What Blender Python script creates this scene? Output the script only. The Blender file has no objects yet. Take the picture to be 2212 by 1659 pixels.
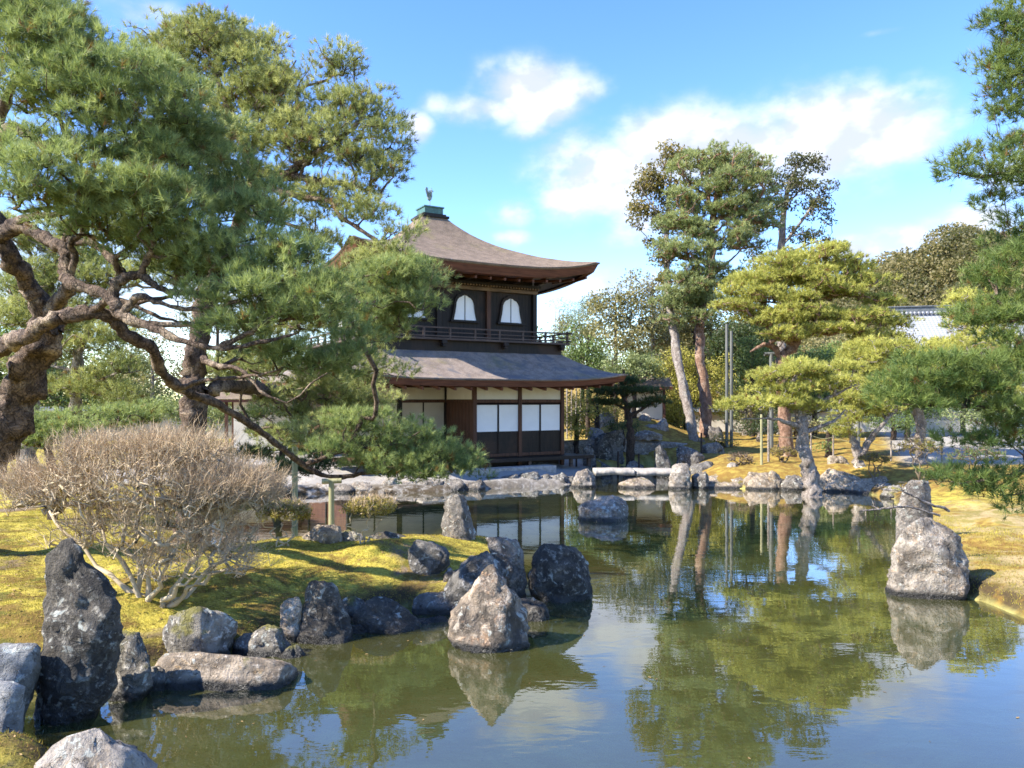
import bpy, math, random
import numpy as np
from mathutils import Vector, noise as mn
random.seed(7); rng = np.random.default_rng(11)
R = math.radians
sc = bpy.context.scene
col = sc.collection
CAMH = 3.0; FX = 1670.0; CX = 1106.0; HY = 862.0

# ------------------------------------------------------------------ camera
cd = bpy.data.cameras.new('camera'); cam = bpy.data.objects.new('camera', cd); col.objects.link(cam)
cam.location = (0, 0, CAMH); cam.rotation_euler = (R(90), 0, 0)
cd.sensor_width = 36; cd.lens = 36 * FX / 2212; cd.shift_y = 32.5 / 2212
cd.clip_start = .1; cd.clip_end = 3000
sc.camera = cam

# ------------------------------------------------------------------ light
SUNV = Vector((-.94, -.33, 0)).normalized(); ELEV = R(39)
sd = Vector((SUNV.x * math.cos(ELEV), SUNV.y * math.cos(ELEV), math.sin(ELEV)))
sl = bpy.data.lights.new('sun', 'SUN'); sl.energy = 5.0; sl.angle = R(.5); sl.color = (1, .93, .82)
so = bpy.data.objects.new('sun', sl); col.objects.link(so)
so.rotation_euler = (-sd).to_track_quat('-Z', 'Y').to_euler()
sc.view_settings.view_transform = 'Standard'; sc.view_settings.look = 'None'
sc.view_settings.exposure = 1.47; sc.view_settings.gamma = 1
sc.render.engine = 'CYCLES'
sc.cycles.max_bounces = 6; sc.cycles.diffuse_bounces = 3; sc.cycles.glossy_bounces = 3
sc.cycles.transparent_max_bounces = 8; sc.cycles.transmission_bounces = 4
sc.cycles.use_denoising = True; sc.cycles.denoiser = 'OPENIMAGEDENOISE'; sc.cycles.denoising_input_passes = 'RGB_ALBEDO_NORMAL'; sc.cycles.denoising_prefilter = 'NONE'; sc.cycles.use_adaptive_sampling = False
sc.cycles.caustics_reflective = False; sc.cycles.caustics_refractive = False; sc.cycles.sample_clamp_indirect = 3.
sc.cycles.filter_width = 1.6

def nd(nt, kind, ins=None, **props):
    n = nt.nodes.new(kind)
    for k, v in props.items(): setattr(n, k, v)
    for k, v in (ins or {}).items():
        s = n.inputs[k]
        if isinstance(v, bpy.types.NodeSocket): nt.links.new(v, s)
        else: s.default_value = v
    return n
def mth(nt, op, a, b=0., c=0.):
    return nd(nt, 'ShaderNodeMath', {0: a, 1: b, 2: c}, operation=op).outputs[0]
def c4(c): return (c[0], c[1], c[2], 1)
def mixc(nt, f, a, b, bt='MIX'):
    n = nd(nt, 'ShaderNodeMix', data_type='RGBA', blend_type=bt)
    for i, v in ((0, f), (6, a), (7, b)):
        if isinstance(v, bpy.types.NodeSocket): nt.links.new(v, n.inputs[i])
        else: n.inputs[i].default_value = v if i == 0 else c4(v)
    return n.outputs[2]
def ramp(nt, f, lo, hi):
    return nd(nt, 'ShaderNodeMapRange', {0: f, 1: lo, 2: hi, 3: 0., 4: 1.}, interpolation_type='SMOOTHSTEP').outputs[0]

# world: physical sky with broken winter cumulus placed by azimuth and elevation
w = bpy.data.worlds.new('World'); sc.world = w; w.use_nodes = True
w.cycles.sampling_method = 'MANUAL'; w.cycles.sample_map_resolution = 1024
nt = w.node_tree; nt.nodes.clear()
sky = nd(nt, 'ShaderNodeTexSky', sky_type='NISHITA', sun_disc=False)
sky.sun_elevation = ELEV; sky.sun_rotation = math.atan2(SUNV.x, SUNV.y)
sky.air_density = 1.0; sky.dust_density = .0; sky.ozone_density = 3.2
hs = nd(nt, 'ShaderNodeHueSaturation', {'Hue': .515, 'Saturation': 1.22, 'Value': 1.7, 'Color': sky.outputs[0]})
tc = nd(nt, 'ShaderNodeTexCoord')
sx = nd(nt, 'ShaderNodeSeparateXYZ', {0: tc.outputs['Generated']})
az = mth(nt, 'ARCTAN2', sx.outputs[0], sx.outputs[1])
el = mth(nt, 'ARCSINE', sx.outputs[2])
cv = nd(nt, 'ShaderNodeCombineXYZ', {0: az, 1: mth(nt, 'MULTIPLY', el, 1.5), 2: 0.})
n1 = nd(nt, 'ShaderNodeTexNoise', {'Vector': cv.outputs[0], 'Scale': 5.5, 'Detail': 7., 'Roughness': .55}).outputs[0]
n2 = nd(nt, 'ShaderNodeTexNoise', {'Vector': cv.outputs[0], 'Scale': 15., 'Detail': 5., 'Roughness': .5}).outputs[0]
# azimuth, elevation, half width, half height, strength
def sk(px, py, rx, ry, s):
    a = math.atan((px - CX) / FX); e = math.atan((HY - py) / FX * math.cos(a))
    return (a, e, rx / FX, ry / FX * 1.0, s)
CL = [sk(1150, 200, 120, 62, 1.05), sk(1060, 235, 130, 36, .8), sk(950, 225, 60, 30, .55), sk(905, 275, 34, 38, .75), sk(1250, 190, 70, 36, .75), sk(1140, 275, 60, 30, .6),
      sk(1300, 380, 140, 90, 1.0), sk(1240, 430, 80, 60, .9), sk(1450, 310, 160, 70, 1.05), sk(1600, 320, 160, 70, 1.0), sk(1820, 290, 170, 90, 1.15), sk(1930, 320, 90, 50, .8), sk(1730, 350, 150, 50, .8),
      sk(1380, 480, 90, 60, .7), sk(1110, 455, 60, 36, .6), sk(1110, 515, 50, 22, .5), sk(1850, 545, 70, 30, .8), sk(2000, 520, 110, 34, .85),
      sk(2100, 480, 90, 40, .9), sk(1380, 610, 160, 36, .7), sk(1900, 70, 60, 9, .4), sk(300, 25, 120, 35, .5),
      sk(300, 640, 500, 110, .7), sk(700, 540, 80, 60, .4), sk(2190, 380, 90, 50, .6), sk(2300, 200, 90, 150, .5),
      (0.0, .62, .5, .09, .8), (-.3, .8, .5, .12, .8), (.7, .75, .4, .15, .8)]
acc = None
for (a, e, rx, ry, s) in CL:
    dx = mth(nt, 'DIVIDE', mth(nt, 'SUBTRACT', az, a), rx); dy = mth(nt, 'DIVIDE', mth(nt, 'SUBTRACT', el, e), ry)
    q = mth(nt, 'ADD', mth(nt, 'MULTIPLY', dx, dx), mth(nt, 'MULTIPLY', dy, dy))
    g = mth(nt, 'MULTIPLY', mth(nt, 'EXPONENT', mth(nt, 'MULTIPLY', q, -.9)), s * 1.06)
    acc = g if acc is None else mth(nt, 'MAXIMUM', acc, g)
n3 = nd(nt, 'ShaderNodeTexNoise', {'Vector': cv.outputs[0], 'Scale': 42., 'Detail': 5., 'Roughness': .6}).outputs[0]
off = nd(nt, 'ShaderNodeVectorMath', {0: cv.outputs[0], 1: (-.02, .035, 0.)}, operation='ADD').outputs[0]
n4 = nd(nt, 'ShaderNodeTexNoise', {'Vector': off, 'Scale': 15., 'Detail': 5., 'Roughness': .5}).outputs[0]
def msum(a, *t):
    for n_, k_ in t: a = mth(nt, 'MULTIPLY_ADD', mth(nt, 'SUBTRACT', n_, .5), k_, a)
    return a
dens = msum(acc, (n1, 1.15), (n2, .75), (n3, .3))
thick = ramp(nt, dens, .30, .95); soft = ramp(nt, dens, .1, .6)
dens = mth(nt, 'MULTIPLY', mth(nt, 'MULTIPLY_ADD', thick, .7, mth(nt, 'MULTIPLY', soft, .3)), ramp(nt, acc, .06, .35))
lit = ramp(nt, mth(nt, 'SUBTRACT', n2, n4), -.12, .1)
ccol = mixc(nt, lit, (3.3, 3.55, 4.4), (4.6, 4.75, 5.05))
fin = mixc(nt, mth(nt, 'MULTIPLY', dens, .95), hs.outputs[0], ccol)
bg = nd(nt, 'ShaderNodeBackground', {'Color': fin, 'Strength': .095})
nd(nt, 'ShaderNodeOutputWorld', {0: bg.outputs[0]})

# ------------------------------------------------------------------ helpers
def W(px, py, Y): return np.array([(px - CX) / FX * Y, Y, CAMH + (HY - py) / FX * Y])
def G(px, py, z=0.):
    Y = (CAMH - z) * FX / (py - HY); return W(px, py, Y)

def tag(o, label=None, cat=None, group=None, kind=None):
    if label: o['label'] = label
    if cat: o['category'] = cat
    if group: o['group'] = group
    if kind: o['kind'] = kind
    return o
def empty(name, loc, label, cat, group=None, rz=0):
    o = bpy.data.objects.new(name, None); col.objects.link(o); o.location = loc; o.rotation_euler = (0, 0, rz)
    o.empty_display_size = .2
    return tag(o, label, cat, group)
def mesh_np(name, V, F, mats, parent=None, smooth=True, tint=None, origin=None, attrs=None, midx=None):
    """V (n,3); F (m,k) array or list of such arrays. Parent given: V is in world space, moved to the parent's origin."""
    V = np.asarray(V, dtype=np.float64)
    if parent is not None and origin is None: origin = np.array(parent.location)
    if origin is not None: V = V - np.asarray(origin)
    Fs = F if isinstance(F, list) else [F]
    Fs = [np.asarray(f, dtype=np.int32) for f in Fs if len(f)]
    me = bpy.data.meshes.new(name)
    me.vertices.add(len(V)); me.vertices.foreach_set('co', V.astype(np.float32).ravel())
    lv = np.concatenate([f.ravel() for f in Fs]); ks = np.concatenate([np.full(len(f), f.shape[1], np.int32) for f in Fs])
    me.loops.add(len(lv)); me.loops.foreach_set('vertex_index', lv)
    st = np.zeros(len(ks), np.int32); st[1:] = np.cumsum(ks)[:-1]
    me.polygons.add(len(ks)); me.polygons.foreach_set('loop_start', st); me.polygons.foreach_set('loop_total', ks)
    if smooth: me.polygons.foreach_set('use_smooth', np.ones(len(ks), bool))
    if midx is not None: me.polygons.foreach_set('material_index', np.asarray(midx, np.int32))
    me.update(calc_edges=True)
    at = dict(attrs or {})
    if tint is not None: at['tint'] = tint
    for k, v in at.items():
        a = me.attributes.new(k, 'FLOAT', 'POINT'); a.data.foreach_set('value', np.asarray(v, np.float32))
    for m in (mats if isinstance(mats, (list, tuple)) else [mats]): me.materials.append(m)
    o = bpy.data.objects.new(name, me); col.objects.link(o)
    if parent is not None: o.parent = parent
    elif origin is not None: o.location = tuple(origin)
    return o

class MB:
    """collects boxes, prisms and grids in a thing's own coordinates"""
    def __init__(s): s.v = []; s.f = []; s.n = 0
    def add(s, V, F):
        s.v.append(np.asarray(V, float)); s.f += [tuple(i + s.n for i in f) for f in F]; s.n += len(V); return s
    def box(s, x0, x1, y0, y1, z0, z1):
        V = [(x, y, z) for z in (z0, z1) for (x, y) in ((x0, y0), (x1, y0), (x1, y1), (x0, y1))]
        return s.add(V, [(3, 2, 1, 0), (4, 5, 6, 7), (0, 1, 5, 4), (1, 2, 6, 5), (2, 3, 7, 6), (3, 0, 4, 7)])
    def bar(s, a, b, w, h, up=(0, 0, 1)):
        a = np.array(a, float); b = np.array(b, float); d = (b - a) / np.linalg.norm(b - a)
        u = np.cross(d, up); u /= np.linalg.norm(u); v = np.cross(u, d)
        V = [p + su * u * w / 2 + sv * v * h / 2 for p in (a, b) for (su, sv) in ((-1, -1), (1, -1), (1, 1), (-1, 1))]
        return s.add(V, [(0, 1, 2, 3), (7, 6, 5, 4), (0, 4, 5, 1), (1, 5, 6, 2), (2, 6, 7, 3), (3, 7, 4, 0)])
    def tube(s, pts, rad, k=8):
        V, F = tube(np.array(pts, float), np.array(rad, float) if hasattr(rad, '__len__') else np.full(len(pts), rad), k)
        return s.add(V, [tuple(f) for f in F] + [tuple(range(k))[::-1], tuple(range(len(V) - k, len(V)))])
    def build(s, name, m, parent=None, smooth=False, bevel=0, loc=None):
        me = bpy.data.meshes.new(name); me.from_pydata([tuple(p) for p in np.vstack(s.v)], [], s.f)
        me.materials.append(m)
        if smooth: me.polygons.foreach_set('use_smooth', [True] * len(me.polygons))
        me.update(); o = bpy.data.objects.new(name, me); col.objects.link(o); o.parent = parent
        if loc is not None: o.location = loc
        if bevel:
            b = o.modifiers.new('bevel', 'BEVEL'); b.width = bevel; b.segments = 2; b.limit_method = 'ANGLE'
        return o

def tube(P, r, k=6):
    n = len(P); T = np.gradient(P, axis=0); T /= np.linalg.norm(T, axis=1)[:, None] + 1e-9
    ref = np.array([.31, .17, .94]) if abs(T[0][2]) < .8 else np.array([.95, .2, .1])
    U = np.cross(T, ref); U /= np.linalg.norm(U, axis=1)[:, None] + 1e-9; Vv = np.cross(T, U)
    a = np.arange(k) * 2 * np.pi / k
    ring = P[:, None, :] + r[:, None, None] * (np.cos(a)[None, :, None] * U[:, None, :] + np.sin(a)[None, :, None] * Vv[:, None, :])
    i = np.arange(n - 1)[:, None] * k; j = np.arange(k)[None, :]; j2 = (j + 1) % k
    F = np.stack([i + j, i + j2, i + k + j2, i + k + j], -1).reshape(-1, 4)
    return ring.reshape(-1, 3), F
def catmull(P, m=5):
    P = np.asarray(P, float)
    Q = np.vstack([2 * P[0] - P[1], P, 2 * P[-1] - P[-2]]); out = []
    for i in range(1, len(Q) - 2):
        p0, p1, p2, p3 = Q[i - 1:i + 3]
        for t in np.arange(m) / m:
            out.append(.5 * ((2 * p1) + (-p0 + p2) * t + (2 * p0 - 5 * p1 + 4 * p2 - p3) * t * t + (-p0 + 3 * p1 - 3 * p2 + p3) * t ** 3))
    out.append(P[-1]); return np.array(out)
def fb(p, s=1., o=3): return mn.fractal(Vector((p[0] * s, p[1] * s, p[2] * s)), .6, 2.1, o)

# ------------------------------------------------------------------ materials
def newmat(name):
    m = bpy.data.materials.new(name); m.use_nodes = True; m.node_tree.nodes.clear(); return m, m.node_tree
def out(nt, s): nd(nt, 'ShaderNodeOutputMaterial', {0: s})
def obj_co(nt, s=1.):
    t = nd(nt, 'ShaderNodeTexCoord'); return t.outputs['Object']
def noi(nt, sc_, co=None, det=5., rough=.55, dist=0.):
    return nd(nt, 'ShaderNodeTexNoise', {'Vector': co, 'Scale': sc_, 'Detail': det, 'Roughness': rough, 'Distortion': dist}).outputs[0]
def bump(nt, h, st=.5, d=.02): return nd(nt, 'ShaderNodeBump', {'Height': h, 'Strength': st, 'Distance': d}).outputs[0]
def geo_pos(nt): return nd(nt, 'ShaderNodeNewGeometry').outputs['Position']

def m_foliage(name, dark, light, extra=None, trans=.35, rough=.55):
    m, nt = newmat(name)
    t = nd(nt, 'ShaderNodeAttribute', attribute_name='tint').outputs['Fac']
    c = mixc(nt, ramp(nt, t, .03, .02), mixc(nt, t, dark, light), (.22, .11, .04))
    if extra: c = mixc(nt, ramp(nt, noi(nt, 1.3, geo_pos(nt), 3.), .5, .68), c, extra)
    p = nd(nt, 'ShaderNodeBsdfPrincipled', {'Base Color': c, 'Roughness': rough, 'Specular IOR Level': .35})
    tr = nd(nt, 'ShaderNodeBsdfTranslucent', {'Color': mixc(nt, .35, c, (.25, .3, .03))})
    mx = nd(nt, 'ShaderNodeMixShader', {0: trans, 1: p.outputs[0], 2: tr.outputs[0]})
    out(nt, mx.outputs[0]); return m
def m_bark(name, a, b, c=None, sc_=6., bs=.9, bd=.04):
    m, nt = newmat(name); co = geo_pos(nt)
    wp = nd(nt, 'ShaderNodeVectorMath', {0: co, 1: nd(nt, 'ShaderNodeVectorMath', {0: nd(nt, 'ShaderNodeTexNoise', {'Vector': co, 'Scale': 5.}).outputs[1], 'Scale': .25}, operation='SCALE').outputs[0]}, operation='ADD').outputs[0]
    mp = nd(nt, 'ShaderNodeMapping', {'Vector': wp, 'Scale': (1.6, 1.6, .8)}).outputs[0]
    n = noi(nt, sc_, mp, 6., .6, .5); v = nd(nt, 'ShaderNodeTexVoronoi', {'Vector': mp, 'Scale': sc_ * 2.2}, feature='DISTANCE_TO_EDGE').outputs[0]
    cc = mixc(nt, ramp(nt, n, .35, .65), a, b)
    if c: cc = mixc(nt, ramp(nt, noi(nt, 2.2, co), .52, .66), cc, c)
    f = noi(nt, sc_ * 5, co, 6., .7)
    cr = mth(nt, 'MULTIPLY', ramp(nt, v, .10, 0.), ramp(nt, f, .35, .6))
    cc = mixc(nt, ramp(nt, f, .5, .7), cc, tuple(x * 1.25 for x in b)); cc = mixc(nt, mth(nt, 'MULTIPLY', cr, .75), cc, tuple(x * .35 for x in a))
    h = mth(nt, 'ADD', mth(nt, 'MULTIPLY', n, .8), mth(nt, 'ADD', mth(nt, 'MULTIPLY', f, .5), mth(nt, 'MULTIPLY', cr, -.4)))
    p = nd(nt, 'ShaderNodeBsdfPrincipled', {'Base Color': cc, 'Roughness': .85, 'Specular IOR Level': .2, 'Normal': bump(nt, h, bs, bd)})
    out(nt, p.outputs[0]); return m
def m_rock(name, dark, mid, light, moss=.3, sc_=1., warm=None, streak=.35):
    m, nt = newmat(name); g = nd(nt, 'ShaderNodeNewGeometry'); co = g.outputs['Position']
    big = noi(nt, 2.2 * sc_, co, 6., .62, .6); fine = noi(nt, 14 * sc_, co, 8., .7); vor = noi(nt, 6. * sc_, co, 4., .6, 1.5)
    c = mixc(nt, ramp(nt, big, .36, .62), dark, mid)
    c = mixc(nt, ramp(nt, mth(nt, 'ADD', mth(nt, 'MULTIPLY', fine, .6), mth(nt, 'MULTIPLY', vor, .4)), .52, .64), c, light)
    c = mixc(nt, ramp(nt, fine, .44, .3), c, tuple(x * .4 for x in dark))
    if warm: c = mixc(nt, mth(nt, 'MULTIPLY', ramp(nt, vor, .52, .7), .7), c, warm)
    lich = mth(nt, 'MULTIPLY', ramp(nt, noi(nt, 9. * sc_, co, 2., .5, .8), .6, .66), ramp(nt, noi(nt, 1.7, co, 2.), .42, .6))
    c = mixc(nt, mth(nt, 'MULTIPLY', lich, .75), c, (.5, .52, .46))
    sm = nd(nt, 'ShaderNodeMapping', {'Vector': co, 'Scale': (7. * sc_, 7. * sc_, 1.1 * sc_), 'Rotation': (.3, .25, 0)}).outputs[0]
    stn = noi(nt, 1., sm, 6., .65, .6)
    c = mixc(nt, mth(nt, 'MULTIPLY', ramp(nt, stn, .5, .62), streak), c, tuple(x * .3 for x in mid)); c = mixc(nt, mth(nt, 'MULTIPLY', ramp(nt, stn, .42, .34), streak * .5), c, light)
    crk = nd(nt, 'ShaderNodeTexVoronoi', {'Vector': nd(nt, 'ShaderNodeVectorMath', {0: co, 1: nd(nt, 'ShaderNodeVectorMath', {0: nd(nt, 'ShaderNodeTexNoise', {'Vector': co, 'Scale': 4., 'Detail': 4.}).outputs[1], 'Scale': 1.1}, operation='SCALE').outputs[0]}, operation='ADD').outputs[0], 'Scale': 2.6 * sc_}, feature='DISTANCE_TO_EDGE').outputs[0]
    ck = mth(nt, 'MULTIPLY', ramp(nt, crk, .02, .0), ramp(nt, vor, .42, .55)); c = mixc(nt, mth(nt, 'MULTIPLY', ck, .45), c, tuple(x * .3 for x in dark))
    sp = nd(nt, 'ShaderNodeSeparateXYZ', {0: co}); nz = nd(nt, 'ShaderNodeSeparateXYZ', {0: g.outputs['Normal']}).outputs[2]
    mo = mth(nt, 'ADD', mth(nt, 'MULTIPLY', nz, .32), mth(nt, 'MULTIPLY', mth(nt, 'SUBTRACT', noi(nt, 3.1, co, 4.), .5), 1.5))
    c = mixc(nt, mth(nt, 'MULTIPLY', ramp(nt, mo, .62 - moss, .82 - moss), .9), c, mixc(nt, fine, (.09, .085, .015), (.22, .19, .03)))
    wet = ramp(nt, mth(nt, 'ADD', sp.outputs[2], mth(nt, 'MULTIPLY', big, -.12)), .07, -.01)   # waterline stain
    c = mixc(nt, wet, c, (.018, .016, .012))
    h = mth(nt, 'ADD', mth(nt, 'MULTIPLY', big, .8), mth(nt, 'ADD', mth(nt, 'MULTIPLY', fine, .55), mth(nt, 'MULTIPLY_ADD', vor, .5, mth(nt, 'MULTIPLY', ck, -.35))))
    p = nd(nt, 'ShaderNodeBsdfPrincipled', {'Base Color': c, 'Roughness': mth(nt, 'MULTIPLY_ADD', wet, -.5, .82), 'Normal': bump(nt, h, 1., .09)})
    out(nt, p.outputs[0]); return m
def m_wood(name, a, b, rough=.6, vert=True, sc_=3., warm=None):
    m, nt = newmat(name); co = obj_co(nt)
    mp = nd(nt, 'ShaderNodeMapping', {'Vector': co, 'Scale': (6, 6, .5) if vert else (.5, .5, 8)}).outputs[0]
    n = noi(nt, sc_, mp, 6., .6, .3); l = noi(nt, .9, co, 4.)
    c = mixc(nt, ramp(nt, n, .3, .7), a, b)
    if warm: c = mixc(nt, ramp(nt, l, .5, .68), c, warm)
    p = nd(nt, 'ShaderNodeBsdfPrincipled', {'Base Color': c, 'Roughness': rough, 'Specular IOR Level': .3, 'Normal': bump(nt, n, .4, .01)})
    out(nt, p.outputs[0]); return m
def m_plain(name, a, b, sc_=4., rough=.8, bs=.2, bd=.01):
    m, nt = newmat(name); co = obj_co(nt); n = noi(nt, sc_, co, 6., .6)
    c = mixc(nt, ramp(nt, n, .3, .7), a, b)
    p = nd(nt, 'ShaderNodeBsdfPrincipled', {'Base Color': c, 'Roughness': rough, 'Normal': bump(nt, n, bs, bd)})
    out(nt, p.outputs[0]); return m

M = {}
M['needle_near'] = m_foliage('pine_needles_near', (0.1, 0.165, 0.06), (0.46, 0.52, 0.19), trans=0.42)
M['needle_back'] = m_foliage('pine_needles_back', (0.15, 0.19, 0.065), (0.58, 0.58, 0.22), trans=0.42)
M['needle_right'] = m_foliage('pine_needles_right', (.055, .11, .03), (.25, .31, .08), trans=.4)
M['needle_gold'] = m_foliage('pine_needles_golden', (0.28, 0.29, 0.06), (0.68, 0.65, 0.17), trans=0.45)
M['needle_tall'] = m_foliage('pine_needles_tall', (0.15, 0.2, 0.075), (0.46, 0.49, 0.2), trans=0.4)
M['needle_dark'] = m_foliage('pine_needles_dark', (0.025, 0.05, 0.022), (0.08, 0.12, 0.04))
M['cypress'] = m_foliage('cypress_sprays', (0.09, 0.085, 0.03), (0.32, 0.24, 0.07))
M['cypress_dark'] = m_foliage('cypress_sprays_dark', (.03, .04, .018), (.13, .12, .04))
M['leaf_yellow'] = m_foliage('leaves_yellow', (.2, .2, .035), (.52, .46, .09), trans=.4)
M['leaf_olive'] = m_foliage('leaves_olive', (0.12, 0.115, 0.045), (0.38, 0.33, 0.14))
M['leaf_green'] = m_foliage('leaves_green', (0.06, 0.1, 0.035), (0.2, 0.27, 0.07))
M['leaf_pale'] = m_foliage('leaves_pale', (0.12, 0.16, 0.06), (0.34, 0.38, 0.16))
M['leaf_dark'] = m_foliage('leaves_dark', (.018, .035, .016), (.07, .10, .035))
M['leaf_hill'] = m_foliage('leaves_hill', (0.085, 0.085, 0.035), (0.26, 0.21, 0.085))
M['leaf_amber'] = m_foliage('leaves_amber', (.16, .13, .03), (.42, .34, .08))
M['litter'] = m_foliage('fallen_leaves', (.10, .05, .02), (.36, .24, .10), trans=.1, rough=.8)
M['moss_tuft'] = m_foliage('moss_tufts', (.15, .11, .02), (.52, .43, .07), trans=.3, rough=.9)
M['bark_red'] = m_bark('bark_red_pine', (.16, .09, .06), (.32, .20, .14), (.38, .27, .2))
M['bark_near'] = m_bark('bark_near_pine', (.045, .032, .025), (.19, .135, .10), (.36, .28, .20), bs=1., bd=.06)
M['bark_grey'] = m_bark('bark_grey', (.16, .13, .11), (.36, .31, .27), (.42, .38, .33))
M['bark_dark'] = m_bark('bark_dark', (.03, .022, .018), (.09, .065, .05))
M['twig'] = m_foliage('azalea_twigs', (.43, .355, .235), (.50, .31, .17), trans=0., rough=.8)
M['twig_dark'] = m_foliage('shrub_twigs', (.13, .10, .07), (.2, .13, .08), trans=0., rough=.8)
M['rock'] = m_rock('rock_grey', (.07, .06, .05), (.22, .195, .165), (.46, .42, .37), .02, warm=(.28, .2, .13))
M['rock_dark'] = m_rock('rock_dark', (.022, .018, .013), (.085, .072, .055), (.32, .29, .235), .16)
M['rock_moss'] = m_rock('rock_mossy', (.09, .08, .065), (.30, .265, .21), (.6, .56, .49), .40)
M['rock_peak'] = m_rock('rock_streaked_brown', (.05, .038, .028), (.25, .195, .14), (.6, .52, .42), .26, warm=(.36, .21, .11), streak=1.)
M['rock_boulder'] = m_rock('rock_rough_boulder', (.10, .08, .06), (.33, .285, .23), (.64, .59, .52), .12, warm=(.34, .22, .12), streak=.55)
M['rock_pale'] = m_rock('rock_pale', (.15, .125, .1), (.36, .315, .265), (.6, .55, .48), .0, warm=(.36, .26, .16))
M['rock_warm'] = m_rock('rock_warm', (.15, .115, .08), (.42, .34, .25), (.68, .60, .50), .24, warm=(.42, .26, .10))
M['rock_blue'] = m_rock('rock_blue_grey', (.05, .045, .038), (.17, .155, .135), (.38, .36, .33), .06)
M['slab'] = m_plain('granite_slab', (.26, .235, .20), (.44, .40, .35), 9., .8, .6, .03)
M['slate'] = m_rock('cut_path_stone', (.15, .145, .13), (.30, .29, .27), (.5, .49, .47), .15)
M['dark_wood'] = m_wood('weathered_black_wood', (.008, .006, .005), (.022, .015, .011), warm=(.04, .022, .014))
M['brown_wood'] = m_wood('red_brown_wood', (.05, .022, .013), (.115, .05, .028))
M['eave_wood'] = m_wood('eave_boards', (.075, .027, .015), (.17, .062, .034), vert=False)
M['rail_wood'] = m_wood('rail_wood', (.045, .03, .023), (.12, .08, .06), vert=False)
M['bare_wood'] = m_wood('pale_worn_wood', (.08, .05, .03), (.22, .14, .08), vert=False)
M['shoji'] = m_plain('shoji_paper', (.88, .88, .87), (.92, .92, .91), 3., .9, .03)
M['plaster'] = m_plain('cream_plaster', (.72, .66, .55), (.78, .73, .63), 2., .9, .05)
M['dim_paper'] = m_plain('shaded_paper', (.55, .48, .38), (.62, .55, .45), 2., .9, .05)  # paper toned beige: deep recess shade and ground bounce put into the colour
M['verdigris'] = m_plain('verdigris_copper', (.035, .09, .075), (.07, .16, .13), 8., .5)
M['bronze'] = m_plain('pale_bronze', (.16, .2, .17), (.34, .38, .32), 9., .5)
M['pole'] = m_wood('weathered_pole', (.2, .19, .1), (.38, .36, .2), sc_=2.)
M['grey_pole'] = m_wood('grey_pole', (.07, .075, .07), (.16, .165, .155), sc_=2.)
M['wall_white'] = m_plain('white_garden_wall', (.40, .37, .32), (.55, .52, .47), 1.5, .9, .1)

def m_shingle(name, a, b, c, blue=None):
    m, nt = newmat(name); co = obj_co(nt)
    n = noi(nt, 3., co, 7., .65); f = noi(nt, 26., co, 6., .7); l = noi(nt, .7, co, 4., .6)
    z = nd(nt, 'ShaderNodeSeparateXYZ', {0: co}).outputs[2]
    courses = mth(nt, 'FRACT', mth(nt, 'MULTIPLY', z, 16.))
    cc = mixc(nt, ramp(nt, n, .35, .65), a, b); cc = mixc(nt, ramp(nt, f, .5, .75), cc, c)
    if blue: cc = mixc(nt, ramp(nt, noi(nt, 1.6, co, 5., .6, 1.), .5, .65), cc, blue)
    cc = mixc(nt, mth(nt, 'MULTIPLY', ramp(nt, l, .55, .7), .4), cc, (.2, .17, .05))
    h = mth(nt, 'ADD', mth(nt, 'MULTIPLY', courses, .35), mth(nt, 'MULTIPLY', f, .8))
    p = nd(nt, 'ShaderNodeBsdfPrincipled', {'Base Color': cc, 'Roughness': .85, 'Normal': bump(nt, h, .7, .04)})
    out(nt, p.outputs[0]); return m
M['shingle'] = m_shingle('bark_shingles', (.13, .092, .058), (.21, .15, .10), (.36, .27, .19))
M['shingle_low'] = m_shingle('bark_shingles_lower', (.17, .13, .10), (.27, .21, .165), (.42, .35, .29), (.13, .12, .12))
def m_tiles():
    m, nt = newmat('grey_roof_tiles'); co = obj_co(nt)
    s = nd(nt, 'ShaderNodeSeparateXYZ', {0: co}); x = mth(nt, 'FRACT', mth(nt, 'MULTIPLY', s.outputs[0], 3.4)); z = mth(nt, 'FRACT', mth(nt, 'MULTIPLY', s.outputs[2], 5.))
    h = mth(nt, 'ADD', mth(nt, 'ABSOLUTE', mth(nt, 'SUBTRACT', x, .5)), mth(nt, 'MULTIPLY', z, .4))
    c = mixc(nt, noi(nt, 5., co), (.24, .25, .27), (.36, .37, .4)); c = mixc(nt, ramp(nt, z, .8, 1.), c, (.12, .12, .13))
    p = nd(nt, 'ShaderNodeBsdfPrincipled', {'Base Color': c, 'Roughness': .5, 'Normal': bump(nt, h, .8, .06)}); out(nt, p.outputs[0]); return m
M['tiles'] = m_tiles()
M['ridge'] = m_plain('dark_ridge_tiles', (.06, .07, .075), (.13, .14, .15), 6., .6)

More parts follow.
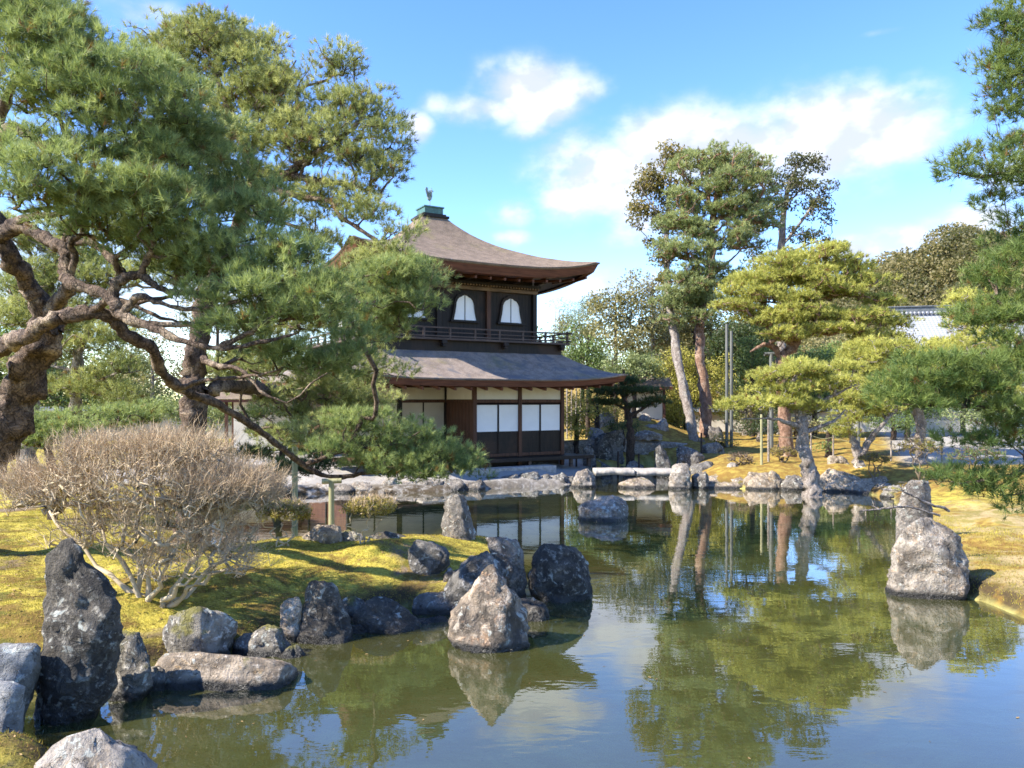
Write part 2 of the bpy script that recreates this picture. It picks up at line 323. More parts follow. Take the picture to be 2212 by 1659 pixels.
def m_ground():
    m, nt = newmat('garden_ground'); g = nd(nt, 'ShaderNodeNewGeometry'); co = g.outputs['Position']
    big = noi(nt, .8, co, 5., .6, .4); mid = noi(nt, 4., co, 6., .65); fine = noi(nt, 30., co, 6., .7)
    A = lambda n: nd(nt, 'ShaderNodeAttribute', attribute_name=n).outputs['Fac']
    moss = mixc(nt, ramp(nt, mid, .35, .62), (.15, .12, .022), (.43, .35, .055))
    moss = mixc(nt, ramp(nt, fine, .45, .7), moss, (.56, .47, .10))
    moss = mixc(nt, mth(nt, 'MULTIPLY', ramp(nt, noi(nt, 1.1, co, 6., .65, .8), .50, .6), .85), moss, mixc(nt, fine, (.07, .045, .015), (.24, .14, .04)))
    moss = mixc(nt, mth(nt, 'MULTIPLY', ramp(nt, noi(nt, 2.6, co, 5., .6, .4), .54, .66), .7), moss, (.09, .105, .018))
    dirt = mixc(nt, fine, (.10, .07, .045), (.26, .2, .14))
    sand = mixc(nt, fine, (.26, .24, .21), (.38, .355, .32))
    brn = mixc(nt, ramp(nt, mid, .4, .65), (.20, .12, .03), (.33, .25, .055))
    straw = mixc(nt, ramp(nt, noi(nt, 2.3, co, 6., .7), .4, .6), (.36, .27, .13), (.22, .18, .05))
    c = mixc(nt, ramp(nt, mth(nt, 'ADD', big, mth(nt, 'MULTIPLY', mid, .3)), .72, .85), moss, dirt)
    c = mixc(nt, A('warm'), c, brn); straw = mixc(nt, ramp(nt, noi(nt, .9, co, 5., .6, .6), .46, .56), straw, brn)
    c = mixc(nt, A('straw'), c, straw)
    c = mixc(nt, A('sand'), c, sand)
    c = mixc(nt, mth(nt, 'MULTIPLY', A('earth_shade'), ramp(nt, mid, .3, .55)), c, mixc(nt, fine, (.025, .018, .01), (.10, .07, .035)))  # dark brown bank earth, with the shaded gaps along the shore painted in
    bed = mixc(nt, ramp(nt, noi(nt, 1.1, co, 6., .6, 1.2), .4, .62), (.24, .22, .06), (.55, .50, .17))
    bed = mixc(nt, mth(nt, 'MULTIPLY', ramp(nt, noi(nt, 7., co, 5., .6, 2.), .58, .66), .6), bed, (.06, .05, .02))
    c = mixc(nt, A('bed'), c, bed)
    p = nd(nt, 'ShaderNodeBsdfPrincipled', {'Base Color': c, 'Roughness': .95, 'Specular IOR Level': .15, 'Normal': bump(nt, mth(nt, 'ADD', mth(nt, 'MULTIPLY', mid, 1.), mth(nt, 'MULTIPLY', fine, .5)), .8, .05)})
    out(nt, p.outputs[0]); return m
M['ground'] = m_ground()
def m_water():
    m, nt = newmat('pond_water'); co = geo_pos(nt)
    mp = nd(nt, 'ShaderNodeMapping', {'Vector': co, 'Scale': (.75, 1.5, 1)}).outputs[0]
    a = noi(nt, 2.2, mp, 3., .5, .4); b = noi(nt, 9., mp, 2., .5); pz = ramp(nt, noi(nt, .22, co, 2.), .4, .65)
    h = mth(nt, 'ADD', a, mth(nt, 'MULTIPLY', b, mth(nt, 'MULTIPLY_ADD', pz, .16, .05)))
    nrm = bump(nt, h, .10, .019)
    fr = nd(nt, 'ShaderNodeFresnel', {'IOR': 1.38, 'Normal': nrm}).outputs[0]
    gl = nd(nt, 'ShaderNodeBsdfGlossy', {'Color': (1, 1, 1, 1), 'Roughness': .012, 'Normal': nrm})
    tr = nd(nt, 'ShaderNodeBsdfTransparent', {'Color': (.95, .97, .76, 1)})
    df = nd(nt, 'ShaderNodeBsdfDiffuse', {'Color': (.19, .19, .05, 1)})
    body = nd(nt, 'ShaderNodeMixShader', {0: .2, 1: tr.outputs[0], 2: df.outputs[0]})
    f2 = mth(nt, 'MINIMUM', mth(nt, 'MULTIPLY_ADD', fr, 1.55, .06), 1.)
    mx = nd(nt, 'ShaderNodeMixShader', {0: f2, 1: body.outputs[0], 2: gl.outputs[0]})
    out(nt, mx.outputs[0]); return m
M['water'] = m_water()

# ------------------------------------------------------------------ terrain
SH = [(-400, 2200), (480, 1960), (400, 1810), (230, 1670), (60, 1600), (-80, 1585), (0, 1555), (120, 1535), (240, 1500), (330, 1462), (430, 1440), (560, 1425), (640, 1392), (700, 1368), (770, 1348), (900, 1325), (960, 1330), (1060, 1335),
      (1120, 1310), (1160, 1250), (1150, 1210), (1130, 1185), (1090, 1172), (1010, 1168), (870, 1172), (760, 1178), (640, 1182), (540, 1190), (480, 1185), (455, 1150),
      (480, 1110), (560, 1082), (650, 1068), (760, 1064), (850, 1066), (960, 1062), (1060, 1056), (1160, 1050), (1235, 1046),
      (1300, 1008), (1380, 1002), (1450, 1004), (1490, 1046), (1540, 1054), (1640, 1057), (1740, 1059), (1850, 1062), (1930, 1078),
      (1945, 1110), (1960, 1150), (1985, 1200), (2040, 1260), (2095, 1292), (2150, 1310), (2230, 1342), (2330, 1375), (2600, 1480), (3200, 1760)]
POND = np.array([G(x, y)[:2] for x, y in SH] + [[6., 3.2], [-1., 2.6]])
def sdist(X, Y):
    """signed distance to the pond's edge, positive on land"""
    p = np.stack([X, Y], -1); d = np.full(X.shape, 1e9); ins = np.zeros(X.shape, bool)
    n = len(POND)
    for i in range(n):
        a = POND[i]; b = POND[(i + 1) % n]; ab = b - a
        t = np.clip(((p - a) @ ab) / (ab @ ab), 0, 1)
        d = np.minimum(d, np.linalg.norm(p - a - t[..., None] * ab, axis=-1))
        c = ((a[1] > Y) != (b[1] > Y)) & (X < (b[0] - a[0]) * (Y - a[1]) / (b[1] - a[1] + 1e-12) + a[0])
        ins ^= c
    return np.where(ins, -d, d)
def ssm(x, a, b):
    t = np.clip((x - a) / (b - a), 0, 1); return t * t * (3 - 2 * t)
def ground_h(X, Y, d=None):
    X = np.asarray(X, float); Y = np.asarray(Y, float)
    if d is None: d = sdist(X, Y)
    wob = .04 * np.sin(X * 2.9 - Y * 2.3) * np.sin(Y * 2.7 + X) + .06 * np.sin(X * 1.7 + .6 * Y) * np.sin(Y * 1.3 - .4 * X) + .03 * np.sin(X * 3.9 + 1) * np.sin(Y * 3.3)
    near = ssm(-Y, -22, -14) * ssm(-X, -3.4, -2.4); d = d - .36 * near
    land = .26 * (1 - np.exp(-np.maximum(d, 0) / .16)) + ssm(d, .3, 2.) * .16 + wob * ssm(d, .2, 1.)
    land += .10 * ssm(d, .4, 1.6) * near + .5 * ssm(d, .5, 4.) * near * (X > 5)
    land += 1.0 * np.exp(-((X - 6.4) ** 2 / 7. + (Y - 40.) ** 2 / 8.)) + .35 * ssm(Y, 32, 40) * ssm(X, 3, 7) * (1 - ssm(Y, 44, 60)) + .25 * ssm(d, 0.1, 1.2) * ssm(X, 3.5, 5) * ssm(Y, 24, 26)
    land = land + .30 * np.exp(-((X + 3.7) ** 2 + (Y - 5.75) ** 2) / .35); dd = np.maximum(-d, 0); bed = -.04 - .26 * (1 - np.exp(-dd / .8)) - .35 * ssm(dd, 2.5, 6)
    h = np.where(d > 0, land, bed)
    hill = 24 * np.exp(-(((X - 90) / 38) ** 2 + ((Y - 142) / 34) ** 2)) + 12 * np.exp(-(((X - 50) / 60) ** 2 + ((Y - 230) / 60) ** 2))
    return h + hill
def gz(x, y): return float(ground_h(np.array([x]), np.array([y]))[0])
def axis(segs):
    o = []
    for a, b, s in segs: o.append(np.arange(a, b, s))
    return np.concatenate(o + [np.array([segs[-1][1]])])
xs = axis([(-1500, -300, 200), (-300, -60, 30), (-60, -16, 3), (-16, -10, .5), (-10, 12, .11), (12, 22, .4), (22, 60, 2.5), (60, 160, 6), (160, 400, 40), (400, 1500, 200)])
ys = axis([(-600, -40, 80), (-40, 2, 3), (2, 4.5, .4), (4.5, 22, .11), (22, 32, .2), (32, 50, .6), (50, 100, 5), (100, 240, 8), (240, 500, 40), (500, 1800, 200)])
GX, GY = np.meshgrid(xs, ys); D = sdist(GX, GY); Z = ground_h(GX, GY, D)
fin_ = (np.abs(GX) < 14) & (GY < 34) & (GY > 3)
Z += np.where(fin_, (rng.random(Z.shape) - .5) * .018, 0)
nx, ny = len(xs), len(ys)
ii = (np.arange(ny - 1)[:, None] * nx + np.arange(nx - 1)[None, :]).ravel()
F = np.stack([ii, ii + 1, ii + nx + 1, ii + nx], -1)
NR = ssm(-GY, -22, -14) * ssm(-GX, -3.4, -2.4)
att = {'earth_shade': (ssm(-(D - .36 * NR), -.55, -.2) * ssm(-GY, -30, -24)).ravel(), 'bed': ssm(-D + .36 * NR - .55 * ssm(GY, 23, 24) * (GX < 2.3), -.06, .06).ravel(),
       'sand': (np.maximum(ssm(GY, 23.5, 24.3) * ssm(-GX, -3.6, -2.8) * ssm(GX, -17, -14) * ssm(-GY, -60, -50) * ssm(D, -.9, -.7), ssm(GX - .42 * GY, 2.1, 2.9) * ssm(GY, 27., 28.) * ssm(-GY, -52, -44))).ravel(),
       'warm': (ssm(GX, 2.5, 4.5) * ssm(GY, 20, 24)).ravel(),
       'straw': (ssm(GX, 4, 5) * ssm(-GY, -21, -18)).ravel()}
g = mesh_np('ground', np.stack([GX, GY, Z], -1).reshape(-1, 3), F, M['ground'], attrs=att); tag(g, kind='structure')
# water sheet: clipped to a little beyond the pond's edge, under the land
bb0 = POND.min(0) - 1.; bb1 = POND.max(0) + 1.
wm = mesh_np('water', [(bb0[0], bb0[1], 0), (bb1[0], bb0[1], 0), (bb1[0], bb1[1], 0), (bb0[0], bb1[1], 0)], np.array([(0, 1, 2, 3)]), M['water'], smooth=False); tag(wm, kind='structure')

# ------------------------------------------------------------------ foliage engines
UP = np.array([0, 0, 1.])
def norm(a): return a / (np.linalg.norm(a, axis=-1, keepdims=True) + 1e-9)
def pads_to_blobs(pads, rs, k=1.0):
    B = []
    for p in pads:
        px, py, Y, rx, ry = p[:5]; c = W(px, py, Y); ax = rx / FX * Y; az_ = ry / FX * Y; ay = p[5] if len(p) > 5 else ax * .85
        n = max(4, int(k * 2.6 * (ax * ay + ax * az_ * .8) / (rs * rs)))
        d = norm(rng.normal(size=(n, 3))); r = rng.random(n) ** .45
        q = c + d * r[:, None] * np.array([ax, ay, az_])
        s = rs * rng.uniform(.65, 1.25, n)
        tn = np.clip(.45 + rng.normal(0, .16, n) + .25 * d[:, 2], 0, 1)  # upper blobs tinted lighter: sunlit pad tops put into the foliage colour
        B.append(np.column_stack([q, s, tn]))
    return np.vstack(B)
def needle_mesh(B, dens, nn, ln, wd, flat=.55, spread=.62):
    """tufts of needles over the upper shell of every blob"""
    cnt = np.maximum(3, (dens * 3.0 * B[:, 3] ** 2 * rng.uniform(.7, 1.3, len(B))).astype(int))
    idx = np.repeat(np.arange(len(B)), cnt); n = len(idx)
    d = norm(rng.normal(size=(n, 3))); d[:, 2] = np.where(d[:, 2] < -.25, -d[:, 2] * .6, d[:, 2]); d = norm(d)
    c = B[idx, :3]; s = B[idx, 3]
    pos = c + d * (s * rng.uniform(.55, 1.05, n))[:, None] * np.array([1, 1, flat])
    axv = norm(d * .75 + UP * .55 + rng.normal(0, .3, (n, 3)))
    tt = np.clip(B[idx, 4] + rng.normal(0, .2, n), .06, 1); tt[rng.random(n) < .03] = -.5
    m = n * nn; ti = np.repeat(np.arange(n), nn)
    dr = norm(axv[ti] + rng.normal(0, spread, (m, 3))); L = ln * rng.uniform(.65, 1.15, m)
    b = pos[ti] + axv[ti] * (rng.random(m) * ln * .5)[:, None]
    wv = norm(np.cross(dr, rng.normal(size=(m, 3)))) * (wd * rng.uniform(.7, 1.2, m))[:, None]
    V = np.stack([b - wv, b + wv, b + dr * L[:, None]], 1).reshape(-1, 3)
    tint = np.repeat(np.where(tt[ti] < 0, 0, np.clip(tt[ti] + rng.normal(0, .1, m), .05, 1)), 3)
    return V, np.arange(m * 3).reshape(-1, 3), tint, pos
def leaf_mesh(B, dens, sz, flat=.8, shell=(.5, 1.08), droop=0., asp=.55, up=.3):
    cnt = np.maximum(3, (dens * B[:, 3] ** 2 * rng.uniform(.7, 1.3, len(B))).astype(int))
    idx = np.repeat(np.arange(len(B)), cnt); n = len(idx)
    d = norm(rng.normal(size=(n, 3))); c = B[idx, :3]; s = B[idx, 3]
    pos = c + d * (s * rng.uniform(shell[0], shell[1], n))[:, None] * np.array([1, 1, flat])
    a = norm(rng.normal(size=(n, 3)) + d * .5 - UP * droop); nr = norm(rng.normal(size=(n, 3)) * .8 + d * .4 + UP * up)
    b = norm(np.cross(nr, a)); L = (sz * rng.uniform(.6, 1.3, n))[:, None]
    V = np.stack([pos - a * L * .5, pos + b * L * asp * .5, pos + a * L * .5, pos - b * L * asp * .5], 1).reshape(-1, 3)
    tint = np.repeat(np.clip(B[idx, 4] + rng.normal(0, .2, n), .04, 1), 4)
    return V, np.arange(n * 4).reshape(-1, 4), tint, pos

def grow(limbs, targets, r0=.006, ex=.46, seg=.25, wig=.14, jit=.03, rmax=.2, sides=5, back=1.2):
    """limbs: list of (n,4) arrays x,y,z,r built as given; every target is joined to the nearest wood by a crooked twig"""
    N = [np.vstack([l[:, :3] for l in limbs])]; lim = len(N[0])
    root = limbs[0][0, :3]
    cap = lim + len(targets) * 14; P = np.zeros((cap, 3)); P[:lim] = N[0]; par = np.full(cap, -1); n = lim
    rd = np.zeros(cap); rd[:lim] = np.linalg.norm(P[:lim] - root, axis=1)
    d0 = np.array([np.min(np.linalg.norm(N[0] - t, axis=1)) for t in targets]); order = np.argsort(d0)
    chains = []
    for ti in order:
        t = targets[ti]; dv = P[:n] - t; dist = np.sqrt((dv ** 2).sum(1)); tr = np.linalg.norm(t - root)
        cost = dist + back * np.maximum(0, rd[:n] - tr * .98)
        j = int(np.argmin(cost)); L = dist[j]
        if L < .02: continue
        k = int(min(12, max(2, round(L / seg)))); s = (np.arange(1, k + 1) / k)[:, None]
        off = rng.normal(size=3) * wig * L
        pts = P[j] + (t - P[j]) * s + off * np.sin(np.pi * s) + rng.normal(size=(k, 3)) * jit * np.minimum(1, (1 - s) * 3)
        ids = []
        pj = j
        for q in pts:
            P[n] = q; par[n] = pj; rd[n] = np.linalg.norm(q - root); ids.append(n); pj = n; n += 1
        chains.append([j] + ids)
    cntt = np.zeros(n)
    for c in chains: cntt[c[-1]] += 1
    for i in range(n - 1, lim - 1, -1): cntt[par[i]] += cntt[i]
    Vs, Fs, o = [], [], 0
    rr = np.minimum(rmax, r0 * np.maximum(cntt, 1) ** ex)
    # radius of given wood at attach nodes limits twig radius
    lr = np.concatenate([l[:, 3] for l in limbs])
    for c in chains:
        pts = P[c]; r = rr[c].copy(); r[0] = min(r[1] * 1.15, lr[c[0]] if c[0] < lim else r[1] * 1.15)
        r = np.minimum(r, r[0] * 1.2); r[-1] *= .6
        V, F_ = tube(pts, r, 3 if r[0] < .009 else sides); Vs.append(V); Fs.append(F_ + o); o += len(V)
    for l in limbs:
        q = l[:, :3]; V, F_ = tube(q, l[:, 3], 16)
        nn_ = np.array([fb(v, 5.) + .5 * mn.noise(Vector(v * 17.)) for v in V]); cc = np.repeat(q, 16, 0); V = V + (V - cc) * (nn_ * .45)[:, None]
        Vs.append(V); Fs.append(F_ + o); o += len(V)
    tipn = np.concatenate([np.repeat(1., len(v)) for v in Vs])
    return np.vstack(Vs), np.vstack(Fs)
def limb(ctrl, m=6, wob=.022):
    """ctrl: (px, py, Y, radius)"""
    A = np.array([list(W(c[0], c[1], c[2])) + [c[3] * ((.72 if c[3] < .2 else .78) if c[2] < 16.5 else 1)] for c in ctrl]); Q = catmull(A, m)
    Q[1:-1, :3] += rng.normal(size=(len(Q) - 2, 3)) * wob * np.clip(Q[1:-1, 3:4] * 6, .3, 1)
    Q[:, 3] = np.maximum(Q[:, 3], .008); return Q
def grounded(limbs):
    """carry the first limb (the trunk) down into the ground"""
    l = [tuple(c) for c in limbs[0]]; c = l[0]; p = W(c[0], c[1], c[2]); g_ = gz(p[0], p[1]) - .15
    if p[2] > g_ + .1: l = [(c[0] + (c[0] - l[1][0]) * .3, HY + (CAMH - g_) * FX / c[2], c[2], c[3] * 1.18)] + l
    return [l] + [list(q) for q in limbs[1:]]
def pine(name, label, base, limbs, pads, mat, bark, rs=.3, dens=60, nn=22, ln=.11, wd=.0035, k=1., tfrac=.12, r0=.006, flat=.55, cat='tree', group=None, wig=.14, jit=.03, seg=.25, spread=.62):
    base = (base[0], base[1], gz(base[0], base[1])); root = empty(name, base, label, cat, group)
    B = pads_to_blobs(pads, rs, k * 1.35); V, F_, t, pos = needle_mesh(B, dens, nn, ln, wd * 1.15, flat, spread)
    mesh_np('crown', V, F_, mat, root, False, t)
    sel = pos[rng.random(len(pos)) < tfrac * .45]
    L = [limb(l) for l in grounded(limbs)]
    V, F_ = grow(L, sel, r0=r0, wig=wig, jit=jit, seg=seg)
    mesh_np('trunk', V, F_, bark, root, True)
    return root
def leafy(name, label, base, limbs, pads, mat, bark, rs=.6, dens=60, sz=.12, k=1., tfrac=.04, r0=.01, flat=.8, cat='tree', group=None, droop=0., asp=.55, shell=(.5, 1.08), seg=.5, trunkname='trunk', crown='crown'):
    root = empty(name, base, label, cat, group)
    B = pads_to_blobs(pads, rs, k * 1.5); V, F_, t, pos = leaf_mesh(B, dens * (3.4 if droop == 0 else 2.2), sz * (.72 if droop == 0 else .85), flat, shell, droop, asp)
    mesh_np(crown, V, F_, mat, root, False, t)
    sel = pos[rng.random(len(pos)) < tfrac * .4]
    V, F_ = grow([limb(l, wob=.015) for l in grounded(limbs)], sel, r0=r0, seg=seg, jit=.05)
    mesh_np(trunkname, V, F_, bark, root, True)
    return root

# ------------------------------------------------------------------ rocks
def rock(label, lev, Y, mat='rock', dep=.8, rough=.12, name='rock', group=None, cuts=7, seed=None, sub=.25, lean=0., topd=.35):
    """lev: (py, xl, xr) outline rows from top to foot; real size from the distance Y, thickness dep * width"""
    sd_ = seed if seed is not None else int(abs(lev[0][1] * 7 + lev[0][0] * 13 + Y * 5)) % 9973
    rg = np.random.default_rng(sd_); lev = np.array(lev, float)
    z = CAMH + (HY - lev[:, 0]) / FX * Y; xl = (lev[:, 1] - CX) / FX * Y; xr = (lev[:, 2] - CX) / FX * Y
    Wm = (xr - xl).max(); H = z[0] - z[-1]
    z = np.append(z, z[-1] - sub); xl = np.append(xl, xl[-1]); xr = np.append(xr, xr[-1])
    n = int(np.clip(H / .035, 14, 44)); zz = np.linspace(z[0], z[-1], n); f = lambda a: np.interp(-zz, -z, a)
    l, r = f(xl), f(xr); k = 48; V = []
    hwm = Wm / 2
    for i in range(n):
        hw = (r[i] - l[i]) / 2; cx = (r[i] + l[i]) / 2; hd = dep * hwm * (hw / hwm) ** .7
        tt = (zz[0] - zz[i]) / max(H, .01); hd *= min(1, topd + 1.3 * tt)
        a = np.arange(k) * 2 * np.pi / k; e = .8
        V.append(np.stack([cx + hw * np.sign(np.cos(a)) * np.abs(np.cos(a)) ** e, Y + lean * (1 - tt) + hd * np.sign(np.sin(a)) * np.abs(np.sin(a)) ** e, np.full(k, zz[i])], -1))
    V = np.vstack(V); c = np.array([(l.mean() + r.mean()) / 2, Y, zz.mean()]); S = np.array([hwm, dep * hwm, H / 2])
    for _ in range(cuts):
        nv = rg.normal(size=3); nv[1] -= .9; nv[0] *= .7; nv[2] = abs(nv[2]) * .5; nv /= np.linalg.norm(nv); q = (V - c) / S; dd = q @ nv
        ex = np.maximum(0, dd - rg.uniform(.66, .9)); V = V - (ex * .75)[:, None] * nv * S
    off = Vector((sd_ * .37, sd_ * .11, 0))
    sz = min(Wm, H * 1.4 + .2); nr = (V - c) / S; nr[:, 2] *= .3; nr /= np.linalg.norm(nr, axis=1)[:, None] + 1e-9
    for i in range(len(V)):
        p = Vector(V[i])
        d1 = mn.fractal(p * (2.2 / sz) + off, .7, 2.2, 5)
        d2 = abs(mn.noise(p * (5.5 / sz) + off)); d3 = mn.noise(p * (26.) + off)
        d4 = abs(mn.noise(p * (13. / sz) + off))
        V[i] += nr[i] * sz * rough * .95 * (d1 * .75 - d2 * .6 - d4 * .42 + .2) + nr[i] * .012 * (d3 - abs(mn.noise(p * 13. - off)))
        V[i][2] += sz * rough * .28 * mn.noise(p * (4. / sz) - off) * (1 if V[i][2] > z[-2] else 0)
    ab = V[:, 2] > z[-2] + .02
    if ab.any():
        x0, x1 = V[ab, 0].min(), V[ab, 0].max(); V[:, 0] = xl.min() + (V[:, 0] - x0) * (xr.max() - xl.min()) / (x1 - x0)
        V[:, 2] = z[-1] + (V[:, 2] - z[-1]) * (z[0] - z[-1]) / (V[:, 2].max() - z[-1])
    ii = np.arange(n - 1)[:, None] * k; j = np.arange(k)[None, :]; j2 = (j + 1) % k
    F_ = np.stack([ii + j, ii + k + j, ii + k + j2, ii + j2], -1).reshape(-1, 4)
    top = V[:k].mean(0) + [0, 0, .006]; V = np.vstack([V, top]); T = np.stack([np.arange(k), (np.arange(k) + 1) % k, np.full(k, len(V) - 1)], -1)
    o = mesh_np(name, V, [F_, T], M[mat], origin=(c[0], Y, zz[-1]))
    tag(o, label, 'rock', group); return o
def boulder(label, px, py, w_, h_, mat='rock', Y=None, z=0., top=.35, **k):
    """foot at pixel (px, py) standing at height z; w_, h_ in pixels"""
    if Y is None: Y = (CAMH - z) * FX / (py - HY)
    s = random.uniform(-.15, .15)
    lev = [(py - h_, px + (s - top) * w_ / 2, px + (s + top) * w_ / 2), (py - h_ * .85, px + (s * .5 - .68) * w_ / 2, px + (s * .5 + .7) * w_ / 2),
           (py - h_ * .5, px - w_ * .46, px + w_ * .47), (py, px - w_ / 2, px + w_ / 2)]
    return rock(label, lev, Y + w_ / FX * Y * .3, mat, **k)
exec_parts = []

# ------------------------------------------------------------------ the pavilion
PC = (-3.47, 32.67, 0.)
pav = empty('pavilion', PC, 'two-storey dark wooden pavilion with sweeping shingle roofs and white paper windows beside the pond', 'pavilion', rz=R(30))
DW, BW, EW = M['dark_wood'], M['brown_wood'], M['eave_wood']
GR = .36
def roof_grid(ax0, ay0, ax1, ay1, prof, up, cx=0., cy=0., m=40, n=18, p=3.2):
    """four concave slopes with lifted corners; prof(s) height from eave (0) to top (1)"""
    V, Fq = [], []; o = 0
    for side in range(4):
        for i in range(n + 1):
            s = i / n; ax = ax0 + (ax1 - ax0) * s; ay = ay0 + (ay1 - ay0) * s
            for j in range(m + 1):
                t = -1 + 2 * j / m; z = prof(s) + up * abs(t) ** p * (1 - s) ** 2.2
                e = 1 + .022 * abs(t) ** 4 * (1 - s)
                x, y = ((t * ax, -ay * e), (ax * e, t * ay), (-t * ax, ay * e), (-ax * e, -t * ay))[side]
                V.append((cx + x, cy + y, z + .012 * mn.noise(Vector((x * 2, y * 2, z * 3)))))
        for i in range(n):
            for j in range(m):
                a = o + i * (m + 1) + j; Fq.append((a, a + 1, a + m + 2, a + m + 1))
        o += (n + 1) * (m + 1)
    return MB().add(V, Fq)
def ring_band(rings, m=40, p=3.2):
    """closed eave band from a list of (ax, ay, z, up, cx, cy) rings"""
    V, Fq = [], []
    for (ax, ay, z, up, cx, cy) in rings:
        for side in range(4):
            for j in range(m):
                t = -1 + 2 * j / m; zz = z + up * abs(t) ** p; e = 1 + .022 * abs(t) ** 4
                x, y = ((t * ax, -ay * e), (ax * e, t * ay), (-t * ax, ay * e), (-ax * e, -t * ay))[side]
                V.append((cx + x, cy + y, zz))
    K = 4 * m
    for i in range(len(rings) - 1):
        for j in range(K): Fq.append((i * K + j, i * K + (j + 1) % K, (i + 1) * K + (j + 1) % K, (i + 1) * K + j))
    return MB().add(V, Fq)
pf = np.polyfit([0, .2, .36, .68, .865, 1], [8.0, 8.29, 8.58, 9.36, 9.98, 10.62], 4)
E = 5.04
ur = roof_grid(E, E, .5, .5, lambda s: float(np.polyval(pf, s)), .46).build('upper_roof', M['shingle'], pav, True)
tag(ur, 'brown shingle upper roof with curved corners')
ring_band([(E, E, 7.99, .46, 0, 0), (E + .01, E + .01, 7.95, .46, 0, 0), (E - .05, E - .05, 7.91, .46, 0, 0)]).build('eave_edge', M['shingle'], pav, True)
ring_band([(E - .045, E - .045, 7.915, .46, 0, 0), (E - .17, E - .17, 7.62, .45, 0, 0), (E - .45, E - .45, 7.60, .40, 0, 0)]).build('eave_board', EW, pav)
ring_band([(E - .46, E - .46, 7.66, .38, 0, 0), (E - .9, E - .9, 7.78, .22, 0, 0), (3.2, 3.2, 7.98, 0, 0, 0)]).build('soffit', DW, pav)
AX0, AY0, CX0, CY0 = 5.75, 5.35, -.05, -.63
cxl, cyl = -.05, -.63
LX0, LX1, LY0, LY1 = -5.85, 5.70, -5.98, 5.0
AX0 = (LX1 - LX0) / 2; AY0 = (LY1 - LY0) / 2; cxl = (LX1 + LX0) / 2; cyl = (LY0 + LY1) / 2
def low_roof():
    b = MB(); V, Fq = [], []; o = 0; n, m = 12, 40
    for side in range(4):
        for i in range(n + 1):
            s = i / n
            x0, x1, y0, y1 = [a + (c - a) * s for a, c in ((LX0, -4.0), (LX1, 4.0), (LY0, -4.0), (LY1, 4.0))]
            for j in range(m + 1):
                t = -1 + 2 * j / m; z = 3.72 + 1.07 * (s ** 1.25) + .27 * abs(t) ** 4 * (1 - s) ** 2
                u = (t + 1) / 2
                x, y = ((x0 + (x1 - x0) * u, y0), (x1, y0 + (y1 - y0) * u), (x1 + (x0 - x1) * u, y1), (x0, y1 + (y0 - y1) * u))[side]
                V.append((x, y, z + .012 * mn.noise(Vector((x * 2, y * 2, z)))))
        for i in range(n):
            for j in range(m):
                a = o + i * (m + 1) + j; Fq.append((a, a + 1, a + m + 2, a + m + 1))
        o += (n + 1) * (m + 1)
    return b.add(V, Fq)
low_roof().build('lower_roof', M['shingle_low'], pav, True)
ring_band([(AX0, AY0, 3.715, .27, cxl, cyl), (AX0 + .005, AY0 + .005, 3.68, .27, cxl, cyl), (AX0 - .05, AY0 - .05, 3.65, .27, cxl, cyl)], p=4).build('lower_eave_edge', M['shingle_low'], pav)
ring_band([(AX0 - .045, AY0 - .045, 3.655, .27, cxl, cyl), (AX0 - .12, AY0 - .12, 3.45, .26, cxl, cyl), (AX0 - .4, AY0 - .4, 3.45, .22, cxl, cyl), (AX0 - 1.7, AY0 - 1.7, 3.62, 0, cxl, cyl)], p=4).build('lower_eave_board', EW, pav)
# rafters seen under both eaves: each its own part
def rafter(name, a, b_, w_=.07, h_=.11): MB().bar(a, b_, w_, h_).build(name, EW, pav)
for i in range(16):
    u = -4.6 + i * .62; up_ = .45 * abs(u / E) ** 3.2
    rafter('rafter', (u, -E + .3, 7.50 + up_), (u, -3.22, 7.78), .08, .10)
for i in range(10):
    v = -4.4 + i * .62; up_ = .45 * abs(v / E) ** 3.2
    rafter('rafter', (-E + .3, v, 7.50 + up_), (-3.22, v, 7.78), .08, .10)
for i in range(18):
    u = -5.3 + i * .62; tt = abs((u - cxl) / AX0); rafter('rafter', (u, LY0 + .22, 3.36 + .26 * tt ** 4), (u, -4.15, 3.66))
for i in range(9):
    v = -5.2 + i * .62; tt = abs((v - cyl) / AY0); rafter('rafter', (LX0 + .22, v, 3.36 + .26 * tt ** 4), (-4.1, v, 3.66))
# apex box and bird
b = MB().box(-.62, .62, -.62, .62, 10.56, 10.66).box(-.52, .52, -.52, .52, 10.66, 10.74); b.build('apex_base', DW, pav, bevel=.01)
b = MB().box(-.42, .42, -.42, .42, 10.74, 11.0).box(-.46, .46, -.46, .46, 11.0, 11.06).box(-.3, .3, -.3, .3, 11.06, 11.1); ab = b.build('apex_box', M['verdigris'], pav, bevel=.008)
